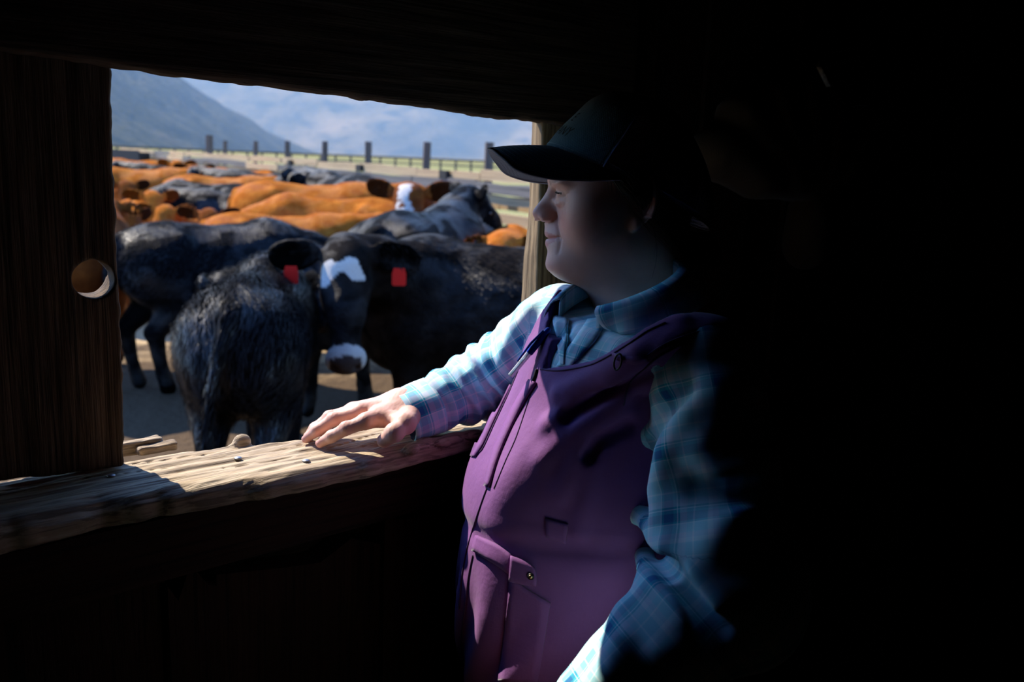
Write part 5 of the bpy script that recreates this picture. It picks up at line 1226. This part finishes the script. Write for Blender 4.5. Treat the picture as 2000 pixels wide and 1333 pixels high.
# boots
def boot_f(P):
    L = tl(P); d = None
    for s in (-1, 1):
        c = smin(cone(L, (s * .105, .0, FZ + .14), (s * .105, .005, FZ + .06), .058, .050), ell(L, (s * .11, .075, FZ + .035), (.045, .125, .050)), .04); c = smax(c, (FZ + .002) - L[:, 2], .004); d = c if d is None else np.minimum(d, c)
    return d.astype(np.float32)
for s in (-1, 1):
    V, Q_ = nets(lambda P: smax(boot_f(P), -s * tl(P)[:, 0], .001), tw((0, 0, 0))[:3] * A(1, 1, 0) + A(-.32, -.32, FZ - .01), tw((0, 0, 0)) * A(1, 1, 0) + A(.32, .32, FZ + .22), .008, 1.6); mesh('boot', V, Q_, plain('brown_leather_boot', (.05, .03, .02), .6), woman)
# ------------------------------------------------------------------ pen in the chest pocket
ph = hits(ov_f, [(1030, 745), (1040, 700)]); gp = grad(ov_f, ph, 3e-3); d0 = (ph[0] - CAM) @ FW; d1 = (ph[1] - CAM) @ FW; topc = pix(1004, 726, d0 - .003); tip = pix(1074, 641, d1 - .016)
pen = empty('pen', tuple(topc), 'clear ballpoint pen with a blue cap clipped in the purple bib pocket', 'pen')
pd = tip - topc; px_ = lambda t: topc + pd * t
def glass_pl():
    t = NT('clear_pen_plastic'); t.set(Base_Color=(.72, .74, .80), Roughness=.12, Transmission_Weight=.55, IOR=1.4); return t.m
M_PENB, M_PENC = glass_pl(), plain('blue_pen_cap', (.005, .045, .42), .3)
V, Fc = tube([px_(-.10), px_(.3), px_(.46)], [.0040, .0040, .0040], 6); mesh('barrel', V, Fc, M_PENB, pen, False)
V, Fc = tube([px_(-.09), px_(.44)], .0016, 6); mesh('ink_tube', V, Fc, plain('blue_ink', (.01, .03, .25), .3), pen)
V, Fc = tube([px_(.42), px_(.45), px_(.75), px_(.97), px_(1.0)], [.0048, .0050, .0047, .0036, .0018], 12); capo = mesh('cap', V, Fc, M_PENC, pen)
gs = gp.mean(0); sd = np.cross(pd, gs); sd /= np.linalg.norm(sd)
V, Fc = tube([px_(.92) + gs * .005, px_(.62) + gs * .0082 + sd * .001, px_(.22) + gs * .0070 + sd * .002], [.0016, .0017, .0013], 6); mesh('clip', V, Fc, M_PENC, capo)

# upper lashes
M_LASH = plain('dark_lashes', (.010, .008, .007), .7)
for sx in (-1, 1):
    xx = np.linspace(.0205, .0445, 9); zz = .0160 - .12 * (xx - .032) - 22 * np.maximum(0, .026 - xx) ** 2; yy = .0775 + np.sqrt(np.maximum(.0153 ** 2 - (xx - .032) ** 2 - (zz - .0145) ** 2, 1e-8))
    V, Fc = tube(hw(np.stack([sx * xx, yy, zz], 1)), [.0003, .0008, .0010, .0010, .0011, .0011, .0011, .0009, .0004], 6); mesh('eyelashes', V, Fc, M_LASH, woman)
# ================================================================== things hanging in the dark
def w_at(x, y, n): return onplane(x, y, W0 + WN * n, WN)
G_ = w_at(1585, 372, -.05)
def tarp_f(P):
    d = None
    for a, b, r in (((1395, 300), (1470, 350), .05), ((1440, 230), (1530, 340), .045), ((1500, 190), (1560, 330), .04), ((1560, 180), (1585, 320), .035), ((1620, 200), (1612, 320), .035), ((1680, 240), (1645, 335), .04)):
        c = chain(P, [w_at(*a, -.035), w_at(*b, -.06), G_], [r, r * .8, .022]); d = c if d is None else smin(d, c, .012)
    d = smin(d, chain(P, [G_, G_ - A(0, 0, .05), G_ - A(.0, 0, .12)], [.024, .045, .05]), .01)
    return (d + .004 * wob(P, 40, 151, 2)).astype(np.float32)
V, Q_ = nets(tarp_f, G_ - .42, G_ + .42, .009, 1.5)
M_TARP = fabric('brown_canvas', (.075, .045, .024), (.11, .066, .036))
tarp = mesh('canvas_tarp', V, Q_, M_TARP, None, True, {'grain': V}); tag(tarp, 'dark brown canvas gathered in fan-like folds hanging on the wall behind the woman', 'tarp')
nail(tarp, w_at(1585, 366, -.07), -WN, .012)
